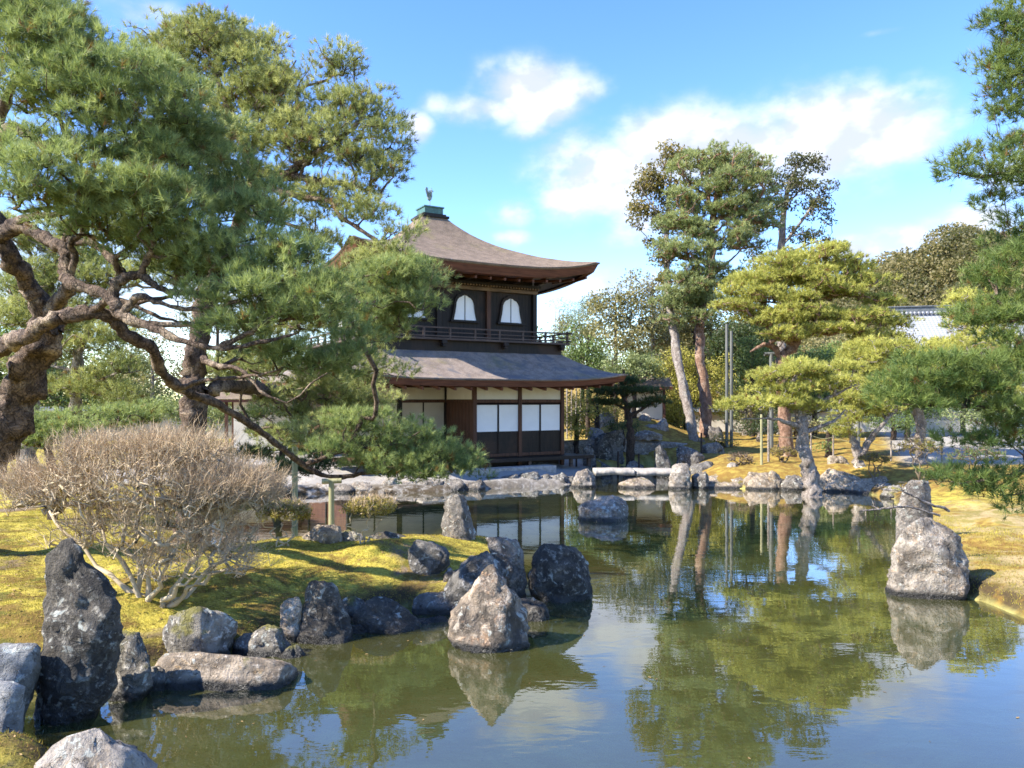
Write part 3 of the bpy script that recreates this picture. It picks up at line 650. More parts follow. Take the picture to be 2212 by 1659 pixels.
# phoenix finial: legs, body with neck and crest, raised wings, fanned tail
ph = MB()
for s in (-1, 1): ph.tube([(s * .05, 0, 11.08), (s * .05, .02, 11.3), (s * .035, 0, 11.44)], [.016, .014, .028])
ph.tube([(0, .22, 11.5), (0, .1, 11.46), (0, -.05, 11.5), (0, -.13, 11.6), (0, -.13, 11.7), (0, -.16, 11.8), (0, -.23, 11.81), (0, -.3, 11.79)], [.03, .09, .095, .06, .038, .045, .03, .006])
ph.tube([(0, -.16, 11.83), (0, -.13, 11.93), (0, -.08, 11.97)], [.02, .012, .004])
ph.build('phoenix_finial', M['bronze'], pav, True)
fins = bpy.data.objects[-1] if False else [o for o in pav.children if o.name == 'phoenix_finial'][0]
fins.rotation_euler = (0, 0, R(100)); fins.scale = (.75, .62, 1)
for s in (-1, 1):
    wv = MB()
    for q in range(6):
        a = R(62 + q * 9); L_ = .34 - .02 * q
        wv.bar((s * .07, -.02 + q * .02, 11.52), (s * (.07 + .24 * math.cos(a)), .02 + q * .045, 11.52 + L_ * math.sin(a)), .05, .012, (0, 1, 0))
    wv.build('wing', M['bronze'], fins)
tl = MB()
for q in range(7):
    a = R(48 + q * 9); tl.bar((0, .18, 11.48), (-.12 + .04 * q, .18 + .42 * math.cos(a), 11.48 + .46 * math.sin(a)), .055, .012, (1, 0, 0))
tl.build('tail', M['bronze'], fins)
# upper storey
H2 = 3.2
wl = MB()
wl.box(-H2 + .05, H2 - .05, -H2 + .05, -H2 + .12, 4.7, 7.98).box(-H2 + .05, -H2 + .12, -H2 + .12, H2 - .12, 4.7, 7.98)
wl.box(H2 - .12, H2 - .05, -H2 + .12, H2 - .12, 4.7, 7.98).box(-H2 + .05, H2 - .05, H2 - .12, H2 - .05, 4.7, 7.98)
for i in range(43):
    x = -3.08 + i * .147; wl.box(x, x + .012, -H2 + .043, -H2 + .052, 5.3, 7.3); wl.box(-H2 + .043, -H2 + .052, x, x + .012, 5.3, 7.3)
wl.build('upper_wall', DW, pav)
for (x, y) in [(-H2, -H2), (-1.07, -H2), (1.07, -H2), (H2, -H2), (-H2, -1.07), (-H2, 1.07), (-H2, H2), (H2, H2)]:
    MB().box(x - .09, x + .09, y - .09, y + .09, 4.8, 7.45).build('post', DW if (x, y) != (1.07, -H2) else BW, pav, bevel=.008)
for (a, b_, c, d_) in ((-H2 - .12, H2 + .12, -H2 - .1, -H2 + .02), (-H2 - .1, -H2 + .02, -H2 + .03, H2 + .12)):
    MB().box(a, b_, c, d_, 7.24, 7.38).build('head_beam', M['bare_wood'], pav, bevel=.01)
    MB().box(a - .1, b_ + .1, c - .1, d_ - .0, 7.47, 7.57).build('wall_plate', DW, pav, bevel=.01)
dn = MB()
for i in range(52): dn.box(-3.28 + i * .128, -3.28 + i * .128 + .07, -H2 - .2, -H2 - .04, 7.392, 7.46)
for i in range(52): dn.box(-H2 - .2, -H2 - .04, -3.1 + i * .122, -3.1 + i * .122 + .07, 7.392, 7.46)
dn.build('dentil_row', M['bare_wood'], pav)
for i in range(7):
    x = -3.2 + i * 1.0667
    MB().box(x - .09, x + .09, -H2 - .75, -H2 - .13, 7.585, 7.70).box(x - .07, x + .07, -H2 - 1.0, -H2 - .6, 7.705, 7.80).build('bracket', DW, pav, bevel=.01)
# bell-arched windows
def bell(x0, w_=.42, zb=6.05, h_=.98):
    prof = [(-1.18, 0), (-1.12, .12), (-1.02, .3), (-.94, .52), (-.9, .68), (-.78, .8), (-.6, .885), (-.42, .91), (-.24, .965), (0, 1.0)]
    pts = [(x0 + a * w_, zb + b_ * h_) for a, b_ in prof]; return pts + [(2 * x0 - a, z) for a, z in pts[-2::-1]]
def katomado(x0, face):
    fr = MB(); P_ = bell(x0); O_ = bell(x0, .5, 6.05, 1.10); n = len(P_)
    def pt(a, d_, z): return (a, -H2 - d_, z) if face == 0 else (-H2 - d_, a, z)
    V = [pt(a, .0, z) for a, z in O_] + [pt(a, .0, z) for a, z in P_] + [pt(a, .06, z) for a, z in O_] + [pt(a, .06, z) for a, z in P_]
    Fq = []
    for i in range(n - 1): Fq += [(2 * n + i, 2 * n + i + 1, 3 * n + i + 1, 3 * n + i), (i, i + 1, 2 * n + i + 1, 2 * n + i), (n + i, 3 * n + i, 3 * n + i + 1, n + i + 1)]
    fr.add(V, Fq)
    a0 = x0 - .62; a1 = x0 + .62
    if face == 0: fr.box(a0, a1, -H2 - .09, -H2 + .02, 5.97, 6.048)
    else: fr.box(-H2 - .09, -H2 + .02, a0, a1, 5.97, 6.048)
    f = fr.build('window_frame', DW, pav)
    pn = MB(); pn.add([pt(a, .006, z) for a, z in P_], [tuple(range(n))] if face == 0 else [tuple(range(n))[::-1]]); pn.build('paper_pane', M['shoji'], f)
    mu = MB()
    if face == 0: mu.box(x0 - .014, x0 + .014, -H2 - .02, -H2 - .008, 6.05, 7.02)
    else: mu.box(-H2 - .02, -H2 - .008, x0 - .014, x0 + .014, 6.05, 7.02)
    mu.build('meeting_stile', DW, f)
for x0 in (-2.1, 0.05, 2.1): katomado(x0, 0)
for x0 in (-2.1, 0., 2.1): katomado(x0, 1)
# gallery with railing
GB = 4.25
b = MB().box(-GB, GB, -GB, -H2 - .09, 5.17, 5.25).box(-GB, -H2 - .09, -H2 - .088, GB, 5.172, 5.252).box(H2 + .09, GB, -H2 - .088, GB, 5.172, 5.252).box(-H2 + .1, GB - .01, H2 + .09, GB, 5.171, 5.251)
b.build('gallery_floor', M['rail_wood'], pav, bevel=.008)
b = MB().box(-4.0, 4.0, -4.02, -3.86, 4.74, 5.165).box(-4.02, -3.86, -3.85, 4.0, 4.742, 5.166).box(3.86, 4.02, -3.85, 4.0, 4.742, 5.166)
b.build('gallery_base', DW, pav, bevel=.01)
for i in range(4):
    x = -3.9 + i * 2.6
    MB().box(x - .1, x + .1, -GB - .04, -4.03, 5.03, 5.16).box(x - .07, x + .07, -GB - .02, -4.03, 4.94, 5.02).build('gallery_bracket', DW, pav, bevel=.01)
def rail(face, z, h_, w_, ext=.28):
    g_ = GB - .08
    if face == 0: MB().box(-g_ - ext, g_ + ext, -g_ - w_ / 2, -g_ + w_ / 2, z, z + h_).build('rail', M['rail_wood'], pav, bevel=.006)
    elif face == 1: MB().box(-g_ - w_ / 2, -g_ + w_ / 2, -g_ - ext, g_ + ext, z + .003, z + h_ + .003).build('rail', M['rail_wood'], pav, bevel=.006)
    else: MB().box(g_ - w_ / 2, g_ + w_ / 2, -g_ - ext, g_ + ext, z + .003, z + h_ + .003).build('rail', M['rail_wood'], pav, bevel=.006)
for fc in (0, 1, 2): rail(fc, 5.60, .055, .06); rail(fc, 5.44, .035, .04, .1); rail(fc, 5.29, .05, .06, .18)
for i in range(9):
    x = -4.17 + i * 8.34 / 8
    MB().box(x - .035, x + .035, -4.205, -4.135, 5.25, 5.63 if i not in (0, 8) else 5.7).build('rail_post', M['rail_wood'], pav)
    if 0 < i: MB().box(-4.205, -4.135, x - .035, x + .035, 5.25, 5.6).build('rail_post', M['rail_wood'], pav); MB().box(4.135, 4.205, x - .035, x + .035, 5.25, 5.6).build('rail_post', M['rail_wood'], pav)
# ground storey
FV = -4.18; U0, U1 = -4.1, 3.9; RV = -1.7; MU = -.04
posts = [(MU, FV), (1.93, FV), (U1, FV), (MU, RV), (-2.05, RV), (U0, RV), (U0, 1.0), (U0, 3.6), (U1, 3.6)]
for (x, y) in posts: MB().box(x - .075, x + .075, y - .075, y + .075, GR, 3.66).build('post', DW if y != FV else BW, pav, bevel=.008)
# low beams, lintels
def hbeam(x0, x1, y, z0, z1, mat=BW, d_=.05): MB().box(x0, x1, y - d_, y + d_, z0, z1).build('beam', mat, pav, bevel=.006)
for (z0, z1) in ((2.86, 2.98), (3.46, 3.58), (.80, .92)):
    hbeam(MU + .076, 1.854, FV, z0, z1); hbeam(2.006, U1 - .076, FV, z0, z1)
    hbeam(-1.974, MU - .076, RV, z0, z1); hbeam(U0 + .076, -2.126, RV, z0, z1)
hbeam(MU + .076, 1.854, FV, 2.78, 2.82, DW, .03); hbeam(2.006, U1 - .076, FV, 2.78, 2.82, DW, .03)
b = MB().box(MU - .05, MU + .05, FV + .076, RV - .076, 2.86, 2.98).box(MU - .05, MU + .05, FV + .076, RV - .076, 3.46, 3.58); b.build('beam', BW, pav)
# plaster transoms
for (x0, x1, y, nm) in ((MU + .08, 1.85, FV, 0), (2.01, U1 - .08, FV, 0), (-1.97, MU - .08, RV, 1), (U0 + .08, -2.13, RV, 1)):
    MB().box(x0, x1, y - .012, y + .012, 2.985, 3.455).build('transom_panel', M['plaster'], pav)
MB().box(MU - .012, MU + .012, FV + .08, RV - .08, 2.985, 3.455).build('transom_panel', M['plaster'], pav)
# front sliding doors: paper above, black boards below
for k_ in range(4):
    w_ = (U1 - MU - .16) / 4; x0 = MU + .08 + k_ * w_; y = FV + (.0 if k_ % 2 else .03)
    fr = MB().box(x0, x0 + .03, y - .02, y + .01, .92, 2.775).box(x0 + w_ - .03, x0 + w_, y - .02, y + .01, .92, 2.775).box(x0 + .03, x0 + w_ - .03, y - .02, y + .01, 1.70, 1.76)
    fr.box(x0 + .03, x0 + w_ - .03, y - .005, y + .01, .92, 1.70)
    for q in range(3): fr.box(x0 + .03, x0 + w_ - .03, y - .016, y - .006, 1.1 + q * .2, 1.125 + q * .2)
    d_ = fr.build('sliding_door', DW, pav)
    MB().box(x0 + .03, x0 + w_ - .03, y - .008, y + .004, 1.76, 2.775).build('paper_pane', M['shoji'], d_)
# return wall of brown boards
rb = MB().box(MU - .02, MU + .02, FV + .08, RV - .08, .5, 2.855)
for q in range(8): rb.box(MU - .03, MU - .021, FV + .1 + q * .29, FV + .12 + q * .29, .9, 2.85)
rb.box(MU - .045, MU - .021, FV + .09, RV - .09, 1.72, 1.8); rb.build('board_wall', BW, pav)
# recessed papered screens
for (x0, x1) in ((U0 + .08, -2.13), (-1.97, MU - .08)):
    m_ = (x0 + x1) / 2
    for (a, b_) in ((x0, m_), (m_, x1)):
        f = MB().box(a, a + .03, RV - .02, RV + .012, .92, 2.855).box(b_ - .03, b_, RV - .02, RV + .012, .92, 2.855).box(a + .03, b_ - .03, RV - .02, RV + .012, 1.5, 1.56).box(a + .03, b_ - .03, RV - .006, RV + .01, .92, 1.5)
        d_ = f.build('screen', DW, pav); MB().box(a + .03, b_ - .03, RV - .01, RV + .006, 1.56, 2.855).build('paper_pane', M['dim_paper'], d_)
b = MB().box(U0 - .02, U0 + .02, RV + .08, .92, .9, 3.6).box(U0 - .02, U0 + .02, 1.08, 3.52, .9, 3.6).box(U1 - .02, U1 + .02, FV + .08, 3.52, .6, 3.6).box(U0 + .08, U1 - .08, 3.58, 3.62, .6, 3.6).box(MU + .1, U1 - .1, FV + .12, 3.5, 3.59, 3.64)
b.build('side_wall', BW, pav)
# verandah
v = MB()
for q in range(8): v.box(MU - .5, U1 + .9, FV - .92 + q * .105, FV - .92 + q * .105 + .1, .74, .785)
v.box(MU - .5, U1 + .9, FV - .95, FV - .925, .66, .79); v.build('verandah', DW, pav)
v = MB().box(U0 - .9, MU - .06, FV - .3, RV - .08, .745, .80); v.build('recessed_verandah', BW, pav)
for x in (MU + .2, 1.9, U1 - .1, U1 + .75): MB().box(x - .06, x + .06, FV - .85, FV - .73, GR, .735).build('verandah_leg', M['rail_wood'], pav)
b = MB().box(MU + .1, U1 - .1, FV + .05, FV + .1, GR - .05, .8); b.build('underfloor_board', DW, pav)
st = MB().box(-2.9, 2.5, FV - 1.75, FV - 1.2, GR - .2, GR + .17); s_ = st.build('stone_step', M['slab'], None, bevel=.02)
s_.location = PC; s_.rotation_euler = (0, 0, R(30)); tag(s_, 'long white dressed stone step lying in front of the pavilion verandah', 'stone step')
# right bridge side stub: low bench plank end at the verandah's corner is part of the verandah

# ------------------------------------------------------------------ other buildings
def big_hall():
    o = empty('temple_hall', tuple(W(2200, HY, 64) * [1, 1, 0]), 'large hall with a pale grey tiled roof and dark ridge beyond the golden pines', 'hall', rz=R(-14))
    ridz = CAMH + (HY - 664) / FX * 62; ez = CAMH + (HY - 770) / FX * 58
    L, D_ = 9.5, 7.; V, Fq = [], []; n = 16
    for i in range(n + 1):
        s = i / n; z = ez + (ridz - ez) * (s ** 1.25); d = D_ * (1 - s); ll = L + 2.5 * (1 - s)
        V += [(-ll, -d, z), (ll, -d, z)]
    for i in range(n): Fq.append((2 * i, 2 * i + 1, 2 * i + 3, 2 * i + 2))
    k_ = len(V)
    for i in range(n + 1):
        s = i / n; z = ez + (ridz - ez) * (s ** 1.25); d = D_ * (1 - s); ll = L + 2.5 * (1 - s)
        V += [(ll, d, z), (-ll, d, z)]
    for i in range(n): Fq.append((k_ + 2 * i, k_ + 2 * i + 1, k_ + 2 * i + 3, k_ + 2 * i + 2))
    MB().add(V, Fq).build('roof', M['tiles'], o, True)
    MB().box(-L - .3, L + .3, -.3, .3, ridz - .1, ridz + .45).box(-L - .5, L + .5, -.42, .42, ridz + .45, ridz + .55).build('ridge', M['ridge'], o, bevel=.03)
    rt = MB()
    for i in range(60): rt.tube([(-L + i * L / 30, -.36, ridz - .02), (-L + i * L / 30, -.62, ridz - .14)], .11, 6)
    rt.build('ridge_end_tiles', M['tiles'], o)
    MB().box(-L - 1.8, L + 1.8, -D_ + 1.4, D_ - 1.4, .2, ez + .35).build('wall', M['wall_white'], o)
    for i in range(8): MB().box(-L - 1 + i * 4 - .12, -L - 1 + i * 4 + .12, -D_ + 1.28, -D_ + 1.395, .2, ez + .1).build('post', BW, o)
big_hall()
def small_roof(name, label, cat, px, py, Y, w_, h_, base, rz=0., wall=True, mat='shingle'):
    c = W(px, HY, Y); o = empty(name, (c[0], c[1], base), label, cat, rz=R(rz)); ez = CAMH + (HY - py) / FX * Y - base
    V, Fq = [], []
    for i in range(9):
        s = i / 8; z = ez + h_ * s ** 1.3; d = w_ * .42 * (1 - s)
        V += [(-w_ / 2 - .15 * (1 - s), -d, z), (w_ / 2 + .15 * (1 - s), -d, z)]
    for i in range(8): Fq.append((2 * i, 2 * i + 1, 2 * i + 3, 2 * i + 2))
    k_ = len(V)
    for i in range(9):
        s = i / 8; z = ez + h_ * s ** 1.3; d = w_ * .42 * (1 - s)
        V += [(w_ / 2 + .15 * (1 - s), d, z), (-w_ / 2 - .15 * (1 - s), d, z)]
    for i in range(8): Fq.append((k_ + 2 * i, k_ + 2 * i + 1, k_ + 2 * i + 3, k_ + 2 * i + 2))
    MB().add(V, Fq).build('roof', M[mat], o, True)
    MB().box(-w_ / 2 - .1, w_ / 2 + .1, -w_ * .41, w_ * .41, ez - .14, ez - .02).build('eave_board', EW, o)
    for x in (-w_ * .38, w_ * .38):
        for y in (-w_ * .26, w_ * .26): MB().box(x - .07, x + .07, y - .07, y + .07, 0, ez - .141).build('post', BW, o)
    if wall: MB().box(-w_ * .37, w_ * .37, w_ * .2, w_ * .24, .2, ez - .15).build('wall', M['plaster'], o)
    return o
small_roof('garden_gate', 'small roofed gate with orange lit eaves seen through the left pine branches', 'gate', 575, 862, 36, 4.2, .7, .4, 12)
small_roof('garden_shrine', 'small roofed wooden shrine behind the dark pine right of the pavilion', 'shrine', 1392, 836, 41, 2.6, .5, .6, -8)
# pale garden wall far right and left
def gwall(label, a, b_, h_, th=.3):
    a = np.array(a); b_ = np.array(b_); L = np.linalg.norm(b_ - a); o = empty('garden_wall', (a[0], a[1], min(gz(*a), gz(*b_)) - .05), label, 'wall', rz=math.atan2(b_[1] - a[1], b_[0] - a[0]))
    MB().box(0, L, -th / 2, th / 2, 0, h_).build('wall_face', M['wall_white'], o, bevel=.01)
    V = [(-.05, -.38, h_), (L + .05, -.38, h_), (L + .05, 0, h_ + .26), (-.05, 0, h_ + .26), (-.05, .38, h_), (L + .05, .38, h_)]
    MB().add(V, [(0, 1, 2, 3), (3, 2, 5, 4), (0, 3, 4), (1, 5, 2), (0, 4, 5, 1)]).build('coping_tiles', M['ridge'], o)
gwall('long white plastered garden wall behind the golden pines', (10.5, 47), (34, 46), 1.3)
gwall('pale garden wall far behind the left pine trunks', (-36, 47), (-12, 52), 1.9)

# ------------------------------------------------------------------ stone bridge
brY = 27.4
def slab(label, pts, Y, zt, th, dep, mat='slab'):
    x0 = (pts[0] - CX) / FX * Y; x1 = (pts[1] - CX) / FX * Y; n, m = 22, 7; V = []
    rg = random.Random(int(pts[0]))
    for lay, z in ((0, zt), (1, zt - th)):
        for i in range(n + 1):
            for j in range(m + 1):
                u = i / n; v_ = j / m; e = .02 * math.sin(i * .7) + .008 * rg.uniform(-1, 1)
                x = x0 + (x1 - x0) * u; y = Y + (v_ - .5) * dep + (e if j in (0, m) else 0)
                zz = z + (.03 * mn.noise(Vector((x * 1.8, y * 1.2, lay * 5.)))) + .02 * math.sin(math.pi * u)
                V.append((x, y, zz))
    K = (n + 1) * (m + 1); Fq = []
    for i in range(n):
        for j in range(m):
            a = i * (m + 1) + j; Fq += [(a, a + m + 1, a + m + 2, a + 1), (K + a + 1, K + a + m + 2, K + a + m + 1, K + a)]
    for i in range(n):
        a = i * (m + 1); Fq.append((a, K + a, K + a + m + 1, a + m + 1)); a += m; Fq.append((a + m + 1, K + a + m + 1, K + a, a))
    for j in range(m):
        Fq.append((j + 1, K + j + 1, K + j, j)); a = n * (m + 1) + j; Fq.append((a, K + a, K + a + 1, a + 1))
    o = mesh_np('bridge_slab', V, [np.array(Fq)], M[mat], smooth=False, origin=((x0 + x1) / 2, Y, zt - th))
    return tag(o, label, 'bridge slab', 'stone bridge slabs across the narrow inlet')
slab('pale flat stone bridge slab on the left, touching the pointed shore rock', (1283, 1368), brY, .52, .19, .9)
slab('long pale stone bridge slab on the right, ending at the squared upright stone', (1370, 1456), brY + .05, .50, .21, .95)

# ------------------------------------------------------------------ rocks
# near shore, left to right
rock('tall dark standing stone with a notched leaning tip at the near left shore', [(1163, 148, 168), (1190, 125, 182), (1225, 98, 186), (1250, 92, 205), (1275, 92, 240), (1310, 96, 258), (1400, 92, 262), (1480, 88, 248), (1530, 80, 225), (1580, 60, 195)], 7.3, 'rock_dark', .55, .11, cuts=4, seed=4)
rock('mossy boulder wedged between the tall standing stone and the flat lit rock', [(1362, 262, 310), (1385, 246, 326), (1430, 242, 334), (1490, 240, 326), (1530, 236, 300)], 7.8, 'rock_moss', .8, .12, seed=8)
rock('long flat-topped pale rock lying lit in the water at the near shore', [(1396, 410, 590), (1403, 372, 626), (1430, 344, 640), (1485, 336, 634), (1512, 350, 570)], 8.3, 'rock_warm', .62, .06, seed=21, cuts=2, topd=.8)
rock('blocky dark rock with a moss cap standing on the mossy shore', [(1252, 650, 722), (1262, 645, 738), (1300, 646, 742), (1330, 640, 756), (1365, 632, 764), (1400, 640, 760)], 9.7, 'rock_dark', .7, .09, seed=31, cuts=4)
rock('small split stone with a lit ochre edge left of the blocky dark rock', [(1290, 612, 640), (1305, 606, 648), (1350, 604, 650), (1375, 606, 655)], 9.6, 'rock_warm', .6, .12, seed=14)
rock('low speckled rock with lit pale crest between the blocky and the peaked rock', [(1292, 790, 855), (1300, 768, 875), (1325, 760, 900), (1355, 768, 908), (1378, 790, 900)], 10.1, 'rock_dark', .6, .1, seed=17)
rock('sloping dark slab behind the low speckled rock', [(1278, 920, 965), (1292, 895, 985), (1315, 890, 1000), (1340, 898, 1000)], 10.9, 'rock_blue', .7, .1, seed=18)
rock('peaked lit rock with orange lichen standing foremost in the water', [(1218, 1046, 1056), (1240, 1026, 1076), (1275, 1000, 1110), (1310, 978, 1130), (1345, 966, 1146), (1378, 966, 1146), (1400, 976, 1120), (1415, 985, 1095)], 9.45, 'rock_peak', .75, .1, seed=23, cuts=6)
rock('rounded blue-grey rock close behind the peaked lit rock', [(1190, 1010, 1070), (1200, 995, 1088), (1230, 978, 1096), (1270, 962, 1100), (1310, 958, 1100)], 11.0, 'rock_blue', .7, .12, seed=24)
rock('sloping grey rock behind the blue-grey one at the peninsula tip', [(1160, 1055, 1095), (1170, 1048, 1110), (1200, 1055, 1126), (1230, 1070, 1134), (1262, 1075, 1138)], 11.7, 'rock', .7, .13, seed=25)
rock('broad dark dome-shaped rock standing alone right of the peninsula tip', [(1172, 1172, 1232), (1182, 1155, 1258), (1210, 1142, 1276), (1250, 1138, 1282), (1285, 1150, 1280), (1300, 1165, 1280)], 11.7, 'rock_dark', .75, .09, seed=26, cuts=4)
rock('low dark rock in the water between the peaked rock and the dome', [(1290, 1130, 1160), (1305, 1118, 1180), (1335, 1110, 1185)], 10.6, 'rock_dark', .8, .12, seed=28)
rock('tilted layered grey rock lying on the mossy peninsula', [(1166, 912, 950), (1176, 902, 968), (1200, 882, 972), (1225, 888, 968), (1245, 900, 955)], 12.0, 'rock_blue', .7, .13, seed=29)
rock('small pointed grey stone on the moss beside the tilted layered rock', [(1225, 968, 974), (1238, 962, 984), (1250, 958, 990)], 11.7, 'rock', .8, .1, seed=30)
rock('upright dark rock with sun-dappled face at the far edge of the peninsula', [(1065, 974, 1005), (1075, 966, 1014), (1100, 956, 1018), (1125, 952, 1022), (1150, 952, 1030), (1182, 952, 1030)], 14.6, 'rock', .7, .11, seed=33, cuts=5)
rock('low black rock on the rear shore beside the small amber shrub', [(1148, 800, 850), (1156, 770, 880), (1172, 760, 886), (1185, 765, 880)], 13.9, 'rock_dark', .6, .1, seed=35)
rock('brown rounded rock behind the small shrubs left of the short prop pole', [(1132, 672, 715), (1145, 655, 728), (1170, 640, 738), (1190, 636, 745)], 13.6, 'rock_warm', .6, .12, seed=36)
rock('dark mossy rock right of the short prop pole', [(1145, 738, 770), (1155, 728, 785), (1185, 725, 790)], 13.7, 'rock_moss', .6, .12, seed=37)
rock('lichened low rock under the bare bush on the near bank', [(1305, 405, 450), (1325, 380, 480), (1350, 355, 505), (1375, 350, 510), (1400, 350, 500)], 9.0, 'rock_moss', .6, .13, seed=38)
rock('rough brown rock half buried in the bank above the flat lit rock', [(1350, 560, 600), (1360, 520, 615), (1385, 500, 625), (1405, 500, 625)], 9.1, 'rock_moss', .5, .13, seed=39)
rock('pale blue-grey rock at the bottom left corner of the view', [(1572, 205, 225), (1590, 150, 250), (1620, 100, 290), (1660, 50, 320), (1720, 10, 340)], 5.6, 'rock_pale', .6, .12, seed=40, cuts=8)
rock('grey squared path-edge stone at the far left behind the foreground moss', [(1392, -60, 78), (1400, -80, 84), (1450, -80, 78), (1500, -80, 62), (1560, -80, 40)], 7.0, 'slate', .7, .05, seed=41, cuts=3)
# mid-pond and right
rock('pale rounded rock rising alone from the middle of the pond', [(1070, 1290, 1335), (1078, 1268, 1350), (1095, 1252, 1360), (1118, 1248, 1360), (1126, 1250, 1358)], 19.3, 'rock_boulder', .75, .1, seed=50)
rock('massive pale cone-shaped boulder in the water by the right bank', [(1115, 1985, 2015), (1128, 1955, 2040), (1155, 1932, 2068), (1195, 1920, 2086), (1240, 1914, 2096), (1275, 1912, 2096), (1300, 1914, 2090)], 12.0, 'rock_boulder', .8, .10, seed=51, cuts=8)
rock('grey standing slab behind the massive cone-shaped boulder', [(1036, 1968, 2010), (1050, 1955, 2016), (1090, 1945, 2014), (1125, 1938, 2012), (1160, 1938, 2012)], 15.2, 'rock', .6, .07, seed=52)
# bridge neighbours
rock('small pointed pale rock in the water at the left end of the stone bridge', [(1012, 1256, 1268), (1022, 1245, 1280), (1040, 1236, 1288), (1050, 1234, 1288)], 26.4, 'rock_pale', .8, .13, seed=53)
rock('low ochre rock in the water under the middle of the stone bridge', [(1031, 1355, 1385), (1040, 1340, 1400), (1050, 1335, 1412)], 26.3, 'rock_warm', .8, .14, seed=54)
rock('squared upright pale stone closing the right end of the stone bridge', [(1000, 1458, 1484), (1006, 1452, 1490), (1030, 1446, 1493), (1056, 1444, 1493)], 25.9, 'rock_pale', .8, .08, seed=55, cuts=4)
rock('angular grey rock right of the squared upright stone on the water edge', [(1018, 1505, 1525), (1030, 1494, 1535), (1050, 1494, 1535)], 26.0, 'rock', .8, .14, seed=56)
# right far shore row
RW = [('broad low tan rock on the far shore next to the angular grey rock', 1565, 1054, 110, 26, 'rock_warm'),
      ('ochre rock with a dark hollow, fourth along the far shore from the bridge', 1645, 1056, 60, 34, 'rock_warm'),
      ('narrow upright tan rock left of the leaning pine foot', 1672, 1056, 34, 36, 'rock_warm'),
      ('shadowed rock directly left of the leaning pine foot', 1715, 1058, 46, 30, 'rock'),
      ('rounded ochre rock right of the leaning pine foot', 1805, 1060, 90, 44, 'rock_warm'),
      ('flat warm rock at the right end of the far shore row', 1875, 1064, 90, 34, 'rock_warm'),
      ('low brown rock at the corner where the far shore meets the right bank', 1935, 1075, 50, 26, 'rock_moss')]
for i, (lb, px, py, w_, h_, mt) in enumerate(RW): boulder(lb, px, py + 2, w_ * 1.35, h_ * 1.15, mt, top=.6, rough=.13, seed=200 + i)
# shaded row before the pavilion
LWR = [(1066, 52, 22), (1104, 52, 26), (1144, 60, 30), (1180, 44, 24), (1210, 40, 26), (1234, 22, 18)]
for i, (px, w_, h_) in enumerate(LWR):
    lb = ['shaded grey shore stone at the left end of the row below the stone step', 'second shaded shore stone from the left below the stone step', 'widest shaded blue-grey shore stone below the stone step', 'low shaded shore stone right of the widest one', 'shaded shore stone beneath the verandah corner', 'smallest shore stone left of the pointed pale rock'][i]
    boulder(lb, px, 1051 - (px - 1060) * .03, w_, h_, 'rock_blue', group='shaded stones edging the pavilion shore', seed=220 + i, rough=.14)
for i, (px, w_, h_) in enumerate([(690, 66, 22), (740, 60, 20), (790, 66, 24), (838, 50, 34), (884, 58, 26), (930, 60, 28), (976, 60, 26), (1022, 56, 24)]):
    lb = ['lit pale shore stone at the left end of the row under the pine limb', 'flat pale shore stone second from the left under the pine limb', 'sunlit shore stone third from the left under the pine limb', 'peaked pale shore stone left of the drooping pine foliage', 'pale shore stone below the drooping pine foliage', 'rounded shore stone below the drooping pine foliage', 'grey shore stone under the tip of the drooping pine foliage', 'grey shore stone left of the shaded row'][i]
    boulder(lb, px, 1066 - (px - 700) * .02, w_, h_, 'rock_pale' if i < 5 else 'rock', group='stones edging the shore under the pine limb', seed=240 + i, rough=.14)
# garden rocks on land right of the pavilion
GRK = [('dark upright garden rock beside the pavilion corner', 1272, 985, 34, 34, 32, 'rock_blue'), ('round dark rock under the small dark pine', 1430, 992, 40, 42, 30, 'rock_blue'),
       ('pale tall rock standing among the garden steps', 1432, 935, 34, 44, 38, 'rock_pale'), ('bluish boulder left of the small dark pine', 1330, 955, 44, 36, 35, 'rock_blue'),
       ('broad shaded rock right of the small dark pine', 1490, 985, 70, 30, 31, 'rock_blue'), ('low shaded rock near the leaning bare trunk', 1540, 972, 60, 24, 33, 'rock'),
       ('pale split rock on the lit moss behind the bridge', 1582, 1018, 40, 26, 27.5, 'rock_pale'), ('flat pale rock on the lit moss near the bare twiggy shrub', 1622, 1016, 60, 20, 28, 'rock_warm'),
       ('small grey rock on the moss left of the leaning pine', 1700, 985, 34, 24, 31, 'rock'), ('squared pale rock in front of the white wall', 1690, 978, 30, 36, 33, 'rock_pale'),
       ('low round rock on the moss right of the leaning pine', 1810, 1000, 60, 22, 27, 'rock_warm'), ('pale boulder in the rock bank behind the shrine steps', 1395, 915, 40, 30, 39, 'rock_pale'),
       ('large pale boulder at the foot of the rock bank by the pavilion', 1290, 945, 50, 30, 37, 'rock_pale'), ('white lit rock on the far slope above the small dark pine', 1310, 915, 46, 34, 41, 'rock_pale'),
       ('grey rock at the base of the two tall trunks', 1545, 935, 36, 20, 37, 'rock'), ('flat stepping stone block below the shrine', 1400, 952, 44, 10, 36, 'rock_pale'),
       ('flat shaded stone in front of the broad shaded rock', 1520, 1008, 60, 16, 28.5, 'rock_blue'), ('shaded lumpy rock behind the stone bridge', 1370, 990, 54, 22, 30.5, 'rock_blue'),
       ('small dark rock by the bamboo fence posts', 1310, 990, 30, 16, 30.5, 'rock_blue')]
for i, (lb, px, py, w_, h_, Y, mt) in enumerate(GRK):
    zt = CAMH + (HY - py) / FX * Y; z0 = gz((px - CX) / FX * Y, Y)
    boulder(lb, px, py, w_ * .8, h_ * .75, mt, Y=Y, z=zt, seed=300 + i, rough=.19, sub=max(.15, zt - z0 + .15))

